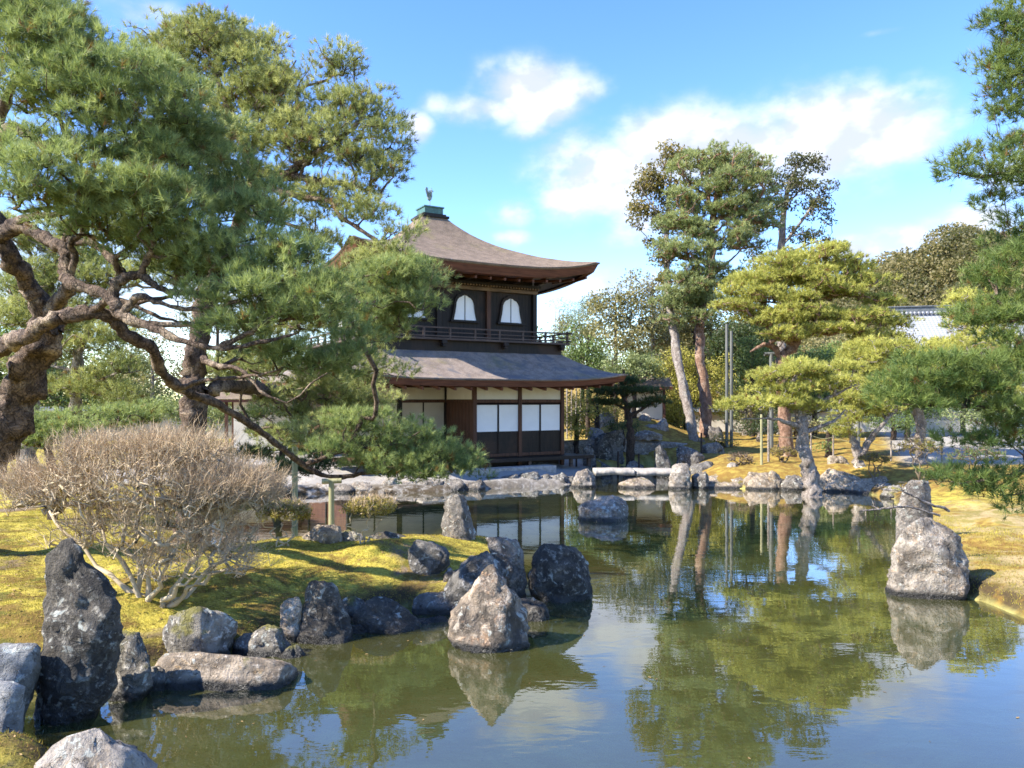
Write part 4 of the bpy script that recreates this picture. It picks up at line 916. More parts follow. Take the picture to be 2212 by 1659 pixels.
MORE = [('tan stone capping the far shore left of the ochre rock', 1605, 1050, 40, 26, 'rock_warm'), ('pale stone wedged beside the rock with the dark hollow', 1625, 1053, 30, 22, 'rock_pale'),
        ('dark gap stone between the narrow tan rock and the shadowed rock', 1694, 1057, 26, 22, 'rock_dark'), ('stone at the right heel of the leaning pine', 1768, 1060, 36, 26, 'rock_moss'),
        ('tan stone between the rounded ochre rock and the flat warm rock', 1842, 1062, 36, 26, 'rock_warm'), ('grey stone at the end of the flat warm rock', 1912, 1068, 34, 24, 'rock'),
        ('low stone left of the broad tan rock on the far shore', 1528, 1053, 26, 18, 'rock_pale')]
for i, (lb, px, py, w_, h_, mt) in enumerate(MORE): boulder(lb, px, py + 1, w_ * 1.3, h_ * 1.1, mt, top=.6, rough=.13, seed=500 + i)
# mossy bank stones between the big near rocks
rock('mossy stone filling the bank between the flat lit rock and the blocky dark rock', [(1392, 600, 640), (1402, 588, 655), (1425, 586, 660), (1440, 590, 655)], 9.0, 'rock_moss', .7, .12, seed=71)
rock('dark wet stone at the waterline right of the blocky dark rock', [(1352, 735, 775), (1364, 728, 790), (1382, 728, 795)], 9.9, 'rock_dark', .7, .12, seed=72)
rock('dark wet stone at the waterline below the sloping dark slab', [(1332, 905, 950), (1345, 895, 965), (1360, 895, 968)], 10.4, 'rock_dark', .6, .12, seed=73)
rock('small mossy stone between the wedged boulder and the flat lit rock', [(1440, 322, 350), (1455, 316, 360), (1490, 316, 362)], 8.0, 'rock_moss', .7, .12, seed=74)
rock('brown stone peeping from the moss behind the blocky dark rock', [(1288, 742, 775), (1298, 736, 785), (1315, 736, 788)], 10.6, 'rock_moss', .6, .12, seed=75)
rock('second grey path-edge stone below the first at the far left', [(1470, -80, 30), (1480, -90, 52), (1540, -90, 50), (1600, -90, 44)], 6.4, 'slate', .6, .05, seed=42, cuts=3)

# ------------------------------------------------------------------ poles, fence
def pole(name, label, px, y0, y1, Y, r, mat='pole', cat='prop pole', px2=None, cross=None):
    a = W(px2 if px2 else px, y1, Y); b_ = W(px, y0, Y); a[2] = min(a[2], gz(a[0], a[1])) - .1
    o = empty(name, tuple(a), label, cat)
    V, F_ = tube(np.array([a + (b_ - a) * t for t in np.linspace(0, 1, 8)]), np.full(8, r) * np.linspace(1.05, .92, 8), 12)
    mesh_np('post', V, F_, M[mat], o)
    if cross: V, F_ = tube(np.array([b_ + [-cross, .0, 0], b_ + [cross, .05, .01]]), np.array([r * .9, r * .9]), 8); mesh_np('crossbar', V, F_, M[mat], o)
    return o
pole('prop_pole', 'tall thin greenish pole propping the low limb right of the dark pine trunk', 637, 850, 1075, 20, .075)
pole('prop_pole', 'short prop pole holding the pine limb above the rear shore', 716, 1040, 1150, 14.6, .055, cross=.18)
pole('prop_pole', 'grey double pole propping the golden pine, left one', 1570, 700, 905, 35, .07, 'grey_pole')
pole('prop_pole', 'grey double pole propping the golden pine, right one', 1580, 715, 905, 35.3, .07, 'grey_pole')
pole('prop_pole', 'grey pole with crossbar holding the gnarled golden pine limb', 1666, 765, 960, 33, .09, 'grey_pole', cross=.3)
pole('prop_pole', 'thin pole standing left of the leaning pine under its lowest pad', 1645, 895, 975, 27.5, .045, 'pole')
pole('prop_pole', 'thin pale pole right of the leaning pine under the pads', 1660, 900, 985, 27.9, .04, 'bark_grey')
pole('prop_pole', 'tall pale pole behind the golden pine crown on the right', 1855, 720, 900, 34, .06, 'grey_pole')
fence = [(1335, 975, 31), (1380, 980, 30.4), (1245, 968, 31.4), (1515, 935, 33), (1422, 975, 31)]
fl = ['short dark fence post left of the small dark pine', 'short dark fence post under the small dark pine', 'short fence post by the pavilion corner', 'black post beside the leaning bare trunk', 'short dark fence post behind the bridge']
for (px, y0, Y), lb in zip(fence, fl):
    pole('fence_post', lb, px, y0, y0 + 30, Y, .04, 'bark_dark', 'fence post')
fence2 = [(1752, 930), (1800, 935), (1870, 945), (1925, 950), (1980, 952), (2035, 950)]
f2l = ['thin fence stake directly right of the leaning pine trunk', 'thin fence stake between the leaning pine and the forked pine', 'thin fence stake right of the forked pine', 'second stake right of the forked pine before the white sand', 'stake before the white sand near the right shrubs', 'rightmost stake before the white sand']
for (px, y0), lb in zip(fence2, f2l): pole('fence_stake', lb, px, y0, y0 + 40, 29, .03, 'bark_grey', 'fence stake')
for nm, lb, ps in (('fence_rope', 'low rope strung between stakes across the right garden', [(1655, 938, 28), (1752, 940, 29), (1800, 944, 29), (1870, 953, 29), (1925, 958, 29), (1980, 960, 29), (2035, 958, 29)]),):
    P_ = []
    for i in range(len(ps) - 1):
        a, b_ = W(*ps[i]), W(*ps[i + 1])
        for t in np.arange(6) / 6: q = a + (b_ - a) * t; q[2] -= .1 * math.sin(math.pi * t); P_.append(q)
    V, F_ = tube(np.array(P_), np.full(len(P_), .011), 5); tag(mesh_np(nm, V, F_, M['pole'], origin=P_[0]), lb, 'rope')
# flat path stones of the stairway bank
for i, (px, py, w_, Y) in enumerate([(1400, 938, 46, 36), (1412, 925, 42, 38), (1420, 912, 40, 40)]):
    boulder(['lowest broad stone step of the garden stairway', 'middle stone step of the garden stairway', 'topmost stone step of the garden stairway'][i], px, py, w_, 9, 'rock_pale', Y=Y, z=CAMH + (HY - py) / FX * Y, seed=400 + i, sub=.25, rough=.2)

# ------------------------------------------------------------------ trees
def gbase(px, Y): x = (px - CX) / FX * Y; return (x, Y, gz(x, Y) - .05)
# A: the big near pine on the left
A_l = [[(-85, 1090, 12.2, .42), (-14, 960, 12., .41), (28, 880, 12., .37), (58, 800, 11.9, .33), (95, 730, 11.7, .29), (112, 690, 11.6, .24)],
       [(100, 710, 11.7, .26), (84, 655, 11.4, .2), (62, 610, 11.2, .17), (28, 562, 10.8, .16), (8, 510, 10.6, .15), (42, 488, 10.4, .13), (88, 508, 10.2, .12), (138, 538, 9.9, .10), (142, 574, 9.8, .10), (150, 610, 9.7, .10), (193, 626, 9.6, .10), (238, 645, 9.5, .09), (262, 680, 9.4, .085), (310, 700, 9.3, .08), (387, 733, 9.2, .06), (473, 752, 9.1, .045), (560, 740, 9., .03), (640, 720, 9., .018)],
       [(-30, 770, 11.6, .17), (10, 745, 11., .16), (43, 733, 10.6, .15), (95, 700, 10.3, .14), (150, 682, 10.2, .13), (215, 676, 10.2, .12), (243, 690, 10.3, .115), (275, 724, 10.5, .11), (330, 752, 10.8, .105), (347, 800, 11.2, .10), (387, 838, 11.8, .10), (473, 876, 12.8, .09), (550, 924, 13.7, .08), (602, 962, 14.2, .075), (655, 1004, 14.7, .07), (716, 1030, 14.9, .065), (790, 1022, 15.1, .05), (870, 1018, 15.2, .035), (960, 1020, 15.3, .02)],
       [(110, 690, 11.6, .2), (122, 655, 11.3, .15), (148, 622, 11., .12), (140, 560, 10.7, .10), (150, 500, 10.4, .09), (175, 470, 10.2, .07), (230, 450, 10.0, .05), (320, 425, 9.8, .03)],
       [(243, 650, 9.5, .085), (256, 610, 9.5, .08), (300, 594, 9.5, .07), (353, 625, 9.5, .055), (430, 632, 9.5, .045), (486, 620, 9.4, .035), (600, 600, 9.4, .02)],
       [(240, 690, 10.3, .09), (300, 655, 10.1, .05), (370, 640, 10., .03)],
       [(20, 540, 10.7, .15), (-20, 430, 10.8, .14), (-10, 330, 10.7, .13), (30, 276, 10.4, .11), (86, 312, 10., .085), (150, 310, 9.8, .07), (206, 338, 9.7, .055), (290, 300, 9.6, .035), (370, 240, 9.6, .02)],
       [(-10, 330, 10.7, .12), (20, 200, 10.4, .08), (90, 120, 10., .05), (170, 90, 9.9, .025)],
       [(660, 1005, 14.7, .06), (740, 975, 14.8, .04), (850, 960, 15., .025)],
       [(150, 520, 10.4, .08), (200, 525, 10.1, .075), (245, 560, 9.9, .075), (262, 590, 9.8, .06), (250, 560, 9.6, .04), (300, 520, 9.5, .03)],
       [(145, 600, 9.8, .08), (163, 558, 9.7, .06), (152, 528, 9.6, .05), (178, 508, 9.5, .04), (232, 518, 9.4, .025), (290, 500, 9.3, .012)],
       [(301, 598, 9.5, .06), (316, 560, 9.4, .05), (332, 530, 9.3, .035), (328, 495, 9.3, .02)], [(262, 680, 9.4, .07), (300, 640, 9.3, .05), (345, 655, 9.2, .04), (430, 668, 9.1, .03), (520, 650, 9., .015)],
       [(473, 752, 9.1, .05), (545, 715, 9., .035), (595, 678, 9., .028), (622, 655, 9., .02), (645, 630, 9., .012)], [(387, 838, 11.8, .07), (450, 820, 11.2, .04), (520, 815, 10.8, .03), (600, 800, 10.4, .018)],
       [(190, 680, 10.2, .08), (240, 648, 10., .05), (290, 660, 9.8, .04), (360, 690, 9.7, .03), (440, 700, 9.6, .015)], [(8, 510, 10.6, .11), (60, 470, 10.2, .07), (140, 460, 10., .05), (210, 430, 9.9, .03)],
       [(310, 700, 9.3, .06), (420, 700, 9.3, .04), (560, 690, 9.3, .03), (690, 690, 9.3, .018)]]
A_p = [(320, 170, 9.8, 90, 50), (170, 230, 9.4, 110, 60), (330, 380, 9.6, 90, 40), (440, 430, 9.8, 90, 50), (540, 420, 10.4, 70, 40), (640, 560, 9.8, 70, 40), (130, 320, 9.2, 90, 40), (880, 600, 13.2, 80, 40), (900, 660, 13.2, 60, 44), (820, 690, 13.3, 70, 40), (830, 620, 13.2, 80, 50), (20, 20, 9.8, 110, 50), (130, 50, 9.8, 80, 44), (100, 120, 9.6, 110, 50), (260, 300, 9.3, 120, 50), (0, 120, 9.4, 80, 60), (480, 380, 10.2, 80, 50), (560, 480, 10., 90, 50), (340, 540, 9.8, 90, 34), (60, 60, 9.6, 130, 60), (150, 130, 9.4, 120, 70), (250, 195, 9.4, 130, 75), (345, 240, 9.6, 110, 70), (60, 200, 9.2, 100, 60), (420, 320, 10.2, 90, 50), (450, 270, 10.3, 60, 40),
       (90, 400, 8.6, 130, 60), (210, 400, 8.9, 110, 50), (310, 440, 9.1, 110, 60), (20, 350, 8.7, 70, 60), (400, 480, 9.4, 110, 55), (200, 470, 9.2, 130, 45),
       (500, 545, 9.8, 110, 45), (430, 560, 9.6, 110, 45), (600, 590, 9.6, 110, 55), (560, 640, 9.3, 150, 40), (680, 620, 9.4, 80, 55), (725, 670, 9.3, 65, 55), (640, 680, 9.3, 110, 40),
       (500, 710, 9.2, 90, 22), (600, 765, 10., 80, 32), (700, 790, 10.6, 90, 40), (760, 740, 10.8, 50, 40), (420, 590, 10.2, 90, 30),
       (870, 950, 15.2, 75, 42), (950, 985, 15.3, 85, 45), (1010, 1012, 15.4, 42, 34), (770, 920, 14.9, 70, 38), (830, 1000, 15.1, 90, 28), (900, 1020, 15.2, 100, 26), (720, 970, 14.8, 60, 22)]
pine('pine_tree', 'huge gnarled pine with twisting bare limbs reaching over the pond from the far left', tuple(W(-85, 1090, 12.2)), A_l, A_p, M['needle_near'], M['bark_near'], rs=.26, dens=85, nn=24, ln=.135, wd=.003, spread=.5, tfrac=.17, r0=.0052, wig=.16)
# B: second pine with dark trunk
B_l = [[(412, 1020, 14.8, .36), (414, 910, 14.8, .31), (418, 830, 14.8, .28), (425, 760, 14.8, .25), (445, 650, 14.9, .22), (490, 540, 15., .18), (528, 450, 15., .16), (542, 380, 15., .15), (528, 320, 15., .13), (500, 250, 15., .10), (470, 170, 15., .06)],
       [(542, 365, 15., .14), (580, 375, 14.9, .13), (623, 380, 14.7, .13), (650, 350, 14.6, .12), (700, 320, 14.4, .09), (760, 280, 14.3, .06), (790, 240, 14.3, .03)],
       [(623, 380, 14.7, .12), (690, 390, 14.5, .08), (760, 400, 14.4, .05), (820, 420, 14.3, .03)],
       [(560, 400, 15., .1), (645, 425, 14.6, .08), (710, 434, 14.4, .07), (735, 466, 14.2, .06), (795, 507, 14., .045), (830, 540, 13.9, .035), (850, 610, 13.8, .025), (870, 680, 13.8, .015)],
       [(438, 850, 14.8, .2), (480, 833, 15.3, .16), (540, 836, 17., .15), (600, 842, 18.8, .13), (650, 850, 19.9, .10), (720, 870, 20.3, .06), (800, 880, 20.6, .03)],
       [(425, 770, 14.8, .15), (470, 790, 14.4, .07), (520, 800, 14.2, .05), (570, 850, 14., .035), (620, 870, 14., .02)],
       [(535, 330, 15., .09), (600, 200, 15., .05), (640, 130, 15., .02)], [(528, 460, 15., .1), (600, 480, 14.8, .06), (680, 500, 14.6, .035)]]
B_p = [(560, 850, 18, 60, 30), (500, 800, 17, 60, 30), (680, 820, 16.8, 60, 34), (620, 720, 15.2, 80, 34), (700, 700, 15., 70, 30), (320, 110, 15.8, 50, 40), (630, 400, 14.9, 60, 40), (740, 420, 14.4, 60, 34), (600, 800, 16.4, 60, 30), (640, 880, 19.4, 70, 40), (700, 930, 18.3, 60, 30), (760, 900, 19.8, 60, 36), (540, 770, 15.4, 60, 30), (620, 950, 17, 60, 26), (390, 75, 15.4, 60, 40), (470, 75, 15.3, 80, 40), (540, 110, 15.2, 70, 50), (610, 190, 15., 50, 50), (640, 260, 14.9, 60, 50), (430, 300, 15.5, 110, 60), (430, 600, 15.6, 80, 40), (850, 330, 14.2, 30, 50), (690, 440, 14.6, 70, 40), (400, 160, 15.6, 70, 50), (420, 100, 15.4, 85, 60), (370, 200, 15.6, 80, 60), (500, 130, 15.2, 100, 70), (570, 190, 15., 90, 70), (600, 260, 14.9, 90, 60), (500, 240, 15.2, 90, 60), (560, 320, 14.7, 80, 40),
       (725, 150, 14.6, 70, 32), (720, 215, 14.5, 70, 45), (780, 250, 14.4, 80, 50), (820, 310, 14.3, 58, 60), (700, 290, 14.4, 90, 55), (835, 390, 14.2, 42, 70), (760, 350, 14.3, 90, 40), (660, 330, 14.5, 60, 40),
       (790, 460, 14.1, 70, 40), (650, 470, 14.6, 60, 50), (700, 530, 14.6, 50, 30), (560, 420, 15.2, 60, 50), (480, 420, 15.4, 90, 60),
       (850, 525, 13.9, 45, 36), (830, 580, 13.8, 85, 45), (890, 620, 13.8, 70, 55), (880, 690, 13.8, 65, 50), (800, 640, 13.9, 70, 50), (820, 720, 14.2, 60, 30),
       (800, 800, 15., 80, 36), (720, 840, 19.5, 80, 32), (790, 870, 20., 75, 34), (690, 900, 19.8, 60, 34), (330, 330, 15.8, 110, 60), (300, 480, 16., 100, 60)]
pine('pine_tree', 'tall pine with dark fissured trunk and billowing light green crown behind the gnarled one', tuple(W(412, 1020, 14.8)), B_l, B_p, M['needle_back'], M['bark_near'], rs=.36, dens=62, nn=20, ln=.135, wd=.0042, tfrac=.15, r0=.008)
# a pine left of the frame: its shade falls in dapples over the near bank
pine('pine_tree', 'pine standing beyond the left edge, dappling the near moss bank with shade', (-14.2, 4.6, gz(-14.2, 4.6) - .05), [[(-4053, 1950, 4.6, .3), (-4000, 900, 4.6, .26), (-3800, -100, 4.7, .2), (-3500, -500, 5., .1)]],
     [(CX + x / y * FX, HY - (z - 3) / y * FX, y, 1.5 / y * FX, .4 / y * FX, 1.1) for x, y, z in [(-12.5, 4.6, 6.2), (-11.6, 4.0, 5.4), (-14., 5.0, 4.4), (-13.2, 3.4, 7.)]], M['needle_near'], M['bark_dark'], rs=.3, dens=26, nn=14, ln=.14, wd=.007, r0=.01, k=.55)
# background pines on the left
pine('pine_tree', 'sunlit pale green pine right behind the gnarled trunk at the far left', gbase(70, 18.5), [[(60, 1000, 18.5, .2), (70, 850, 18.5, .17), (90, 700, 18.5, .13), (110, 580, 18.5, .08)], [(80, 760, 18.5, .08), (180, 660, 18.3, .04), (260, 620, 18.2, .02)]],
     [(60, 520, 18.6, 110, 50), (160, 560, 18.5, 90, 44), (60, 610, 18.3, 100, 44), (190, 620, 18.3, 90, 40), (270, 600, 18.3, 60, 34), (30, 690, 18.3, 80, 40), (130, 690, 18.3, 80, 36), (250, 680, 18.3, 60, 26), (350, 600, 18.6, 60, 30), (40, 780, 18.4, 60, 34)], M['needle_back'], M['bark_grey'], rs=.4, dens=48, nn=16, ln=.16, wd=.0055, r0=.012)
pine('pine_tree', 'pale-trunked smaller pine between the gnarled trunk and the dark trunk', gbase(165, 21), [[(160, 960, 21, .17), (163, 880, 21, .15), (160, 810, 21, .13), (178, 740, 21, .1), (200, 690, 21, .06)], [(162, 850, 21, .07), (220, 820, 20.6, .04), (270, 800, 20.5, .02)], [(160, 800, 21, .07), (110, 790, 21, .03)]],
     [(150, 700, 21, 70, 34), (220, 740, 20.8, 70, 36), (270, 790, 20.6, 50, 30), (120, 760, 21, 70, 36), (200, 840, 20.8, 80, 34), (90, 840, 21, 60, 30), (260, 860, 20.6, 60, 26), (60, 650, 21.5, 70, 50)], M['needle_back'], M['bark_grey'], rs=.4, dens=44, nn=16, ln=.17, wd=.006, r0=.012)
pine('pine_bush', 'low dark green pine mass behind the bare bush at the left', gbase(100, 16), [[(110, 1010, 16, .12), (100, 960, 16, .09), (90, 930, 16, .06)]],
     [(60, 920, 16, 90, 34), (150, 935, 16, 90, 30), (30, 960, 15.5, 80, 28), (240, 905, 17, 90, 24), (310, 900, 17.5, 70, 24), (20, 880, 17, 60, 30)], M['needle_near'], M['bark_dark'], rs=.3, dens=60, nn=16, ln=.13, wd=.005, cat='bush', r0=.01)
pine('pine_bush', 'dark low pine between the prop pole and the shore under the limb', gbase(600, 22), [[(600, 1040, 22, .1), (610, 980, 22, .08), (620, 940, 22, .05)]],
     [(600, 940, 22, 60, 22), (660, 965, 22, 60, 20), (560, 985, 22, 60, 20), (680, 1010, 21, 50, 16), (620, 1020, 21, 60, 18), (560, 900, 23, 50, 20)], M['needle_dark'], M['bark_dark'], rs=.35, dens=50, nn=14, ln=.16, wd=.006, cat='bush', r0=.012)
# tall pine right of centre
T_l = [[(1524, 935, 38, .30), (1525, 860, 38, .26), (1512, 770, 38, .23), (1513, 690, 38, .21), (1530, 610, 38, .19), (1537, 540, 38, .17), (1540, 470, 38, .14), (1552, 400, 38, .1), (1560, 350, 38, .05)],
       [(1532, 600, 38, .1), (1580, 560, 37.6, .05), (1610, 530, 37.5, .03)], [(1538, 520, 38, .1), (1490, 470, 37.8, .05), (1460, 440, 37.6, .03)], [(1540, 460, 38, .1), (1600, 420, 37.7, .05), (1640, 400, 37.6, .02)], [(1528, 620, 38, .08), (1480, 600, 37.8, .04), (1450, 610, 37.6, .02)]]
T_p = [(1470, 650, 37.8, 50, 24), (1510, 690, 37.6, 44, 20), (1555, 660, 37.8, 44, 22), (1450, 700, 37.8, 30, 18), (1520, 630, 37.4, 50, 18), (1555, 345, 38, 80, 30), (1500, 375, 38, 60, 28), (1610, 375, 38, 60, 30), (1560, 400, 37.6, 90, 28), (1640, 430, 38, 50, 30), (1480, 430, 38, 60, 26), (1560, 450, 37.6, 80, 24), (1620, 475, 37.6, 70, 24),
       (1470, 490, 37.8, 60, 24), (1550, 505, 37.4, 70, 20), (1460, 540, 37.8, 55, 22), (1600, 525, 37.6, 60, 22), (1500, 545, 37.4, 60, 18), (1480, 600, 37.6, 60, 24), (1540, 590, 37.6, 60, 20), (1450, 640, 37.6, 45, 24), (1500, 650, 37.8, 45, 22), (1560, 620, 38, 40, 20)]
pine('pine_tree', 'tallest pine with reddish trunk and layered green crown against the clouds', gbase(1524, 38), T_l, T_p, M['needle_tall'], M['bark_red'], rs=.46, dens=40, nn=13, ln=.20, wd=.011, r0=.02, tfrac=.2, k=.68)
# cypresses either side of it
def cyp(label, base, limbs, pads, mat, bark, **k): return leafy('cypress_tree', label, base, limbs, pads, M[mat], M[bark], droop=.7, **k)
cyp('tall cypress with leaning bare trunk and rusty brown sprays left of the tallest pine', gbase(1500, 37), [[(1500, 950, 37, .24), (1484, 870, 37.3, .22), (1462, 760, 37.8, .19), (1446, 660, 38.4, .16), (1440, 560, 39, .13), (1443, 450, 39.5, .1), (1450, 370, 40, .05)], [(1442, 500, 39.2, .07), (1400, 430, 39, .04), (1375, 390, 39, .02)], [(1443, 440, 39.5, .06), (1470, 380, 39.6, .03)]],
    [(1440, 335, 40, 34, 26), (1465, 345, 40, 28, 26), (1400, 375, 39.4, 28, 20), (1380, 405, 39.2, 26, 20), (1420, 400, 39.6, 40, 26), (1450, 420, 39.6, 36, 30), (1375, 450, 39.2, 22, 24), (1400, 460, 39.4, 34, 20), (1372, 480, 39.2, 14, 18), (1435, 480, 39.4, 34, 24), (1420, 520, 39.4, 26, 16), (1435, 560, 39.2, 26, 16), (1430, 600, 39, 22, 12)],
    'cypress', 'bark_grey', rs=.38, dens=130, sz=.2, asp=.5, r0=.014, tfrac=.05, k=.8)
cyp('dark open cypress standing right of the tallest pine against the blue sky', gbase(1690, 43), [[(1690, 900, 43, .26), (1690, 700, 43, .24), (1688, 560, 43, .2), (1692, 470, 43, .16), (1705, 400, 43, .1), (1725, 350, 43, .05)], [(1690, 530, 43, .1), (1730, 480, 42.6, .07), (1770, 420, 42.4, .04)], [(1688, 560, 43, .1), (1740, 530, 42.6, .06), (1790, 515, 42.4, .03)], [(1690, 500, 43, .08), (1650, 450, 42.8, .05), (1630, 400, 42.8, .03)]],
    [(1740, 345, 42.8, 40, 14), (1700, 375, 43, 34, 18), (1765, 360, 42.6, 24, 14), (1660, 400, 43, 36, 24), (1735, 400, 42.6, 44, 20), (1785, 410, 42.4, 22, 20), (1640, 440, 42.8, 30, 26), (1690, 440, 42.8, 40, 20), (1760, 450, 42.4, 44, 18), (1790, 480, 42.4, 14, 12), (1650, 490, 42.8, 34, 26), (1740, 505, 42.6, 44, 14), (1785, 520, 42.4, 22, 8), (1640, 550, 42.8, 34, 28), (1720, 545, 42.6, 34, 12), (1610, 600, 43, 34, 30), (1660, 600, 43, 34, 24), (1600, 660, 43, 34, 30)],
    'cypress_dark', 'bark_grey', rs=.38, dens=110, sz=.2, asp=.5, r0=.016, tfrac=.06, k=.62)
# golden pines
G2_l = [[(1700, 960, 31, .24), (1690, 860, 31, .22), (1688, 780, 31, .2), (1715, 745, 31, .18), (1735, 700, 31, .15), (1745, 640, 31, .11), (1755, 590, 31, .06)], [(1688, 775, 31, .14), (1668, 748, 30.8, .11), (1650, 745, 30.7, .08), (1620, 760, 30.6, .03)],
        [(1735, 700, 31, .1), (1690, 660, 30.8, .05), (1640, 650, 30.6, .03)], [(1740, 660, 31, .1), (1800, 640, 30.8, .06), (1870, 640, 30.6, .03)], [(1725, 720, 31, .1), (1800, 720, 30.6, .05), (1860, 710, 30.4, .03)]]
G2_p = [(1760, 552, 31, 70, 20), (1700, 575, 31, 80, 22), (1830, 578, 31, 70, 20), (1650, 605, 31, 70, 20), (1740, 605, 30.7, 90, 20), (1870, 610, 30.8, 50, 18), (1610, 635, 30.8, 60, 20), (1800, 630, 30.6, 80, 18), (1690, 645, 30.6, 80, 20), (1600, 665, 30.6, 50, 16), (1900, 650, 30.8, 45, 16),
        (1740, 680, 30.4, 90, 18), (1660, 690, 30.4, 80, 18), (1850, 690, 30.6, 70, 18), (1930, 700, 30.8, 40, 16), (1780, 715, 30.2, 80, 16), (1700, 728, 30.2, 60, 14), (1880, 730, 30.4, 60, 14)]
pine('pine_tree', 'broad golden-green cloud-pruned pine with its crown just below the tallest pine', gbase(1700, 31), G2_l, G2_p, M['needle_gold'], M['bark_red'], rs=.42, tfrac=.22, dens=44, nn=14, ln=.17, wd=.009, r0=.016, flat=.42)
G1_l = [[(1752, 1052, 23.9, .25), (1744, 1010, 23.9, .2), (1736, 960, 23.9, .18), (1732, 910, 23.9, .16), (1722, 880, 23.9, .12), (1700, 850, 23.9, .09), (1720, 810, 23.9, .05)], [(1734, 925, 23.9, .1), (1670, 905, 23.7, .04), (1600, 905, 23.6, .02)], [(1736, 935, 23.9, .08), (1800, 910, 23.8, .04), (1830, 880, 23.8, .02)], [(1728, 890, 23.9, .1), (1790, 860, 24, .06), (1850, 830, 24, .03)]]
G1_p = [(1610, 878, 23.7, 62, 15), (1690, 870, 23.8, 70, 17), (1760, 882, 23.8, 50, 13), (1680, 820, 24, 60, 22), (1740, 800, 24, 80, 22), (1650, 845, 23.9, 40, 14), (1800, 830, 24, 60, 18), (1730, 845, 23.8, 60, 14), (1815, 800, 24.2, 40, 18)]
pine('pine_tree', 'leaning pine with thick pale trunk and flat golden pads at the water edge', gbase(1752, 23.9), G1_l, G1_p, M['needle_gold'], M['bark_grey'], rs=.3, tfrac=.22, dens=62, nn=15, ln=.13, wd=.007, r0=.012, flat=.42)
G3_l = [[(1856, 1005, 26.5, .17), (1850, 970, 26.5, .14), (1838, 935, 26.5, .1), (1830, 890, 26.5, .06)], [(1856, 990, 26.5, .13), (1880, 950, 26.4, .1), (1900, 925, 26.2, .07), (1940, 880, 26.2, .03)]]
G3_p = [(1830, 905, 26.4, 40, 20), (1850, 860, 26.5, 50, 24), (1900, 880, 26.3, 50, 22), (1830, 935, 26.3, 26, 14), (1890, 840, 26.6, 50, 20)]
pine('pine_tree', 'small forked golden pine between the leaning pine and the right bank', gbase(1856, 26.5), G3_l, G3_p, M['needle_gold'], M['bark_grey'], rs=.3, tfrac=.22, dens=58, nn=15, ln=.14, wd=.007, r0=.012, flat=.5)
G4_l = [[(1990, 990, 28, .2), (1985, 900, 28, .17), (1975, 830, 28, .13), (1960, 780, 28, .07)], [(1985, 880, 28, .1), (2060, 820, 28, .05), (2120, 780, 28, .03)], [(1978, 850, 28, .1), (1900, 790, 28, .05)]]
G4_p = [(1870, 830, 27.8, 70, 20), (1950, 850, 27.6, 70, 20), (2040, 860, 27.6, 70, 22), (2120, 850, 27.8, 70, 30), (1900, 755, 28.2, 80, 20), (1980, 770, 28, 90, 20), (1860, 780, 28, 60, 18), (2060, 755, 28.2, 80, 24), (1930, 805, 27.8, 80, 20), (2020, 810, 27.8, 80, 20), (2110, 740, 28.4, 70, 30), (2150, 790, 28.2, 60, 30), (2080, 700, 28.6, 50, 24), (2090, 655, 28.8, 45, 26), (2150, 690, 28.6, 60, 40)]
pine('pine_tree', 'wide golden pine in front of the tiled hall at the right', gbase(1990, 28), G4_l, G4_p, M['needle_gold'], M['bark_grey'], rs=.4, tfrac=.22, dens=46, nn=14, ln=.16, wd=.008, r0=.014, flat=.45)
# small dark pine beside the pavilion
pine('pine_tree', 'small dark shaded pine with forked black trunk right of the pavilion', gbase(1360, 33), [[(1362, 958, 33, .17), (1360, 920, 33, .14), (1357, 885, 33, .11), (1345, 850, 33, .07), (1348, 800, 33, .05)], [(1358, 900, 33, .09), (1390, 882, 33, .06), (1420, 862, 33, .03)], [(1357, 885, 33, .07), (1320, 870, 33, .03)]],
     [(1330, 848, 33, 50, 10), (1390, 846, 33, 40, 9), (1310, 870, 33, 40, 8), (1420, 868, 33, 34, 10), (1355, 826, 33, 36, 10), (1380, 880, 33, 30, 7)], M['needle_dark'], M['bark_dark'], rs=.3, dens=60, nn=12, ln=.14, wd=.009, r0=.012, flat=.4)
# right foreground pine, trunk beyond the frame
F_l = [[(2400, 1240, 8.6, .26), (2390, 1000, 8.6, .24), (2370, 700, 8.6, .2), (2360, 400, 8.7, .16), (2330, 100, 8.8, .1), (2300, -100, 8.9, .05)], [(2375, 850, 8.6, .13), (2280, 855, 8.4, .06), (2210, 865, 8.3, .045), (2120, 880, 8.2, .035), (2040, 872, 8.1, .025), (1960, 860, 8.1, .012)], [(2360, 500, 8.7, .1), (2280, 400, 8.6, .05), (2200, 375, 8.5, .035), (2120, 380, 8.5, .022), (2060, 372, 8.4, .01)],
       [(2360, 300, 8.7, .09), (2280, 200, 8.7, .05), (2210, 150, 8.7, .025)], [(2370, 760, 8.6, .1), (2280, 720, 8.5, .05), (2200, 680, 8.4, .03), (2140, 640, 8.4, .015)], [(2385, 1000, 8.6, .1), (2280, 1010, 8.4, .045), (2180, 1025, 8.3, .03), (2080, 1045, 8.2, .015)], [(2366, 620, 8.6, .09), (2260, 560, 8.6, .04), (2180, 520, 8.6, .02)]]
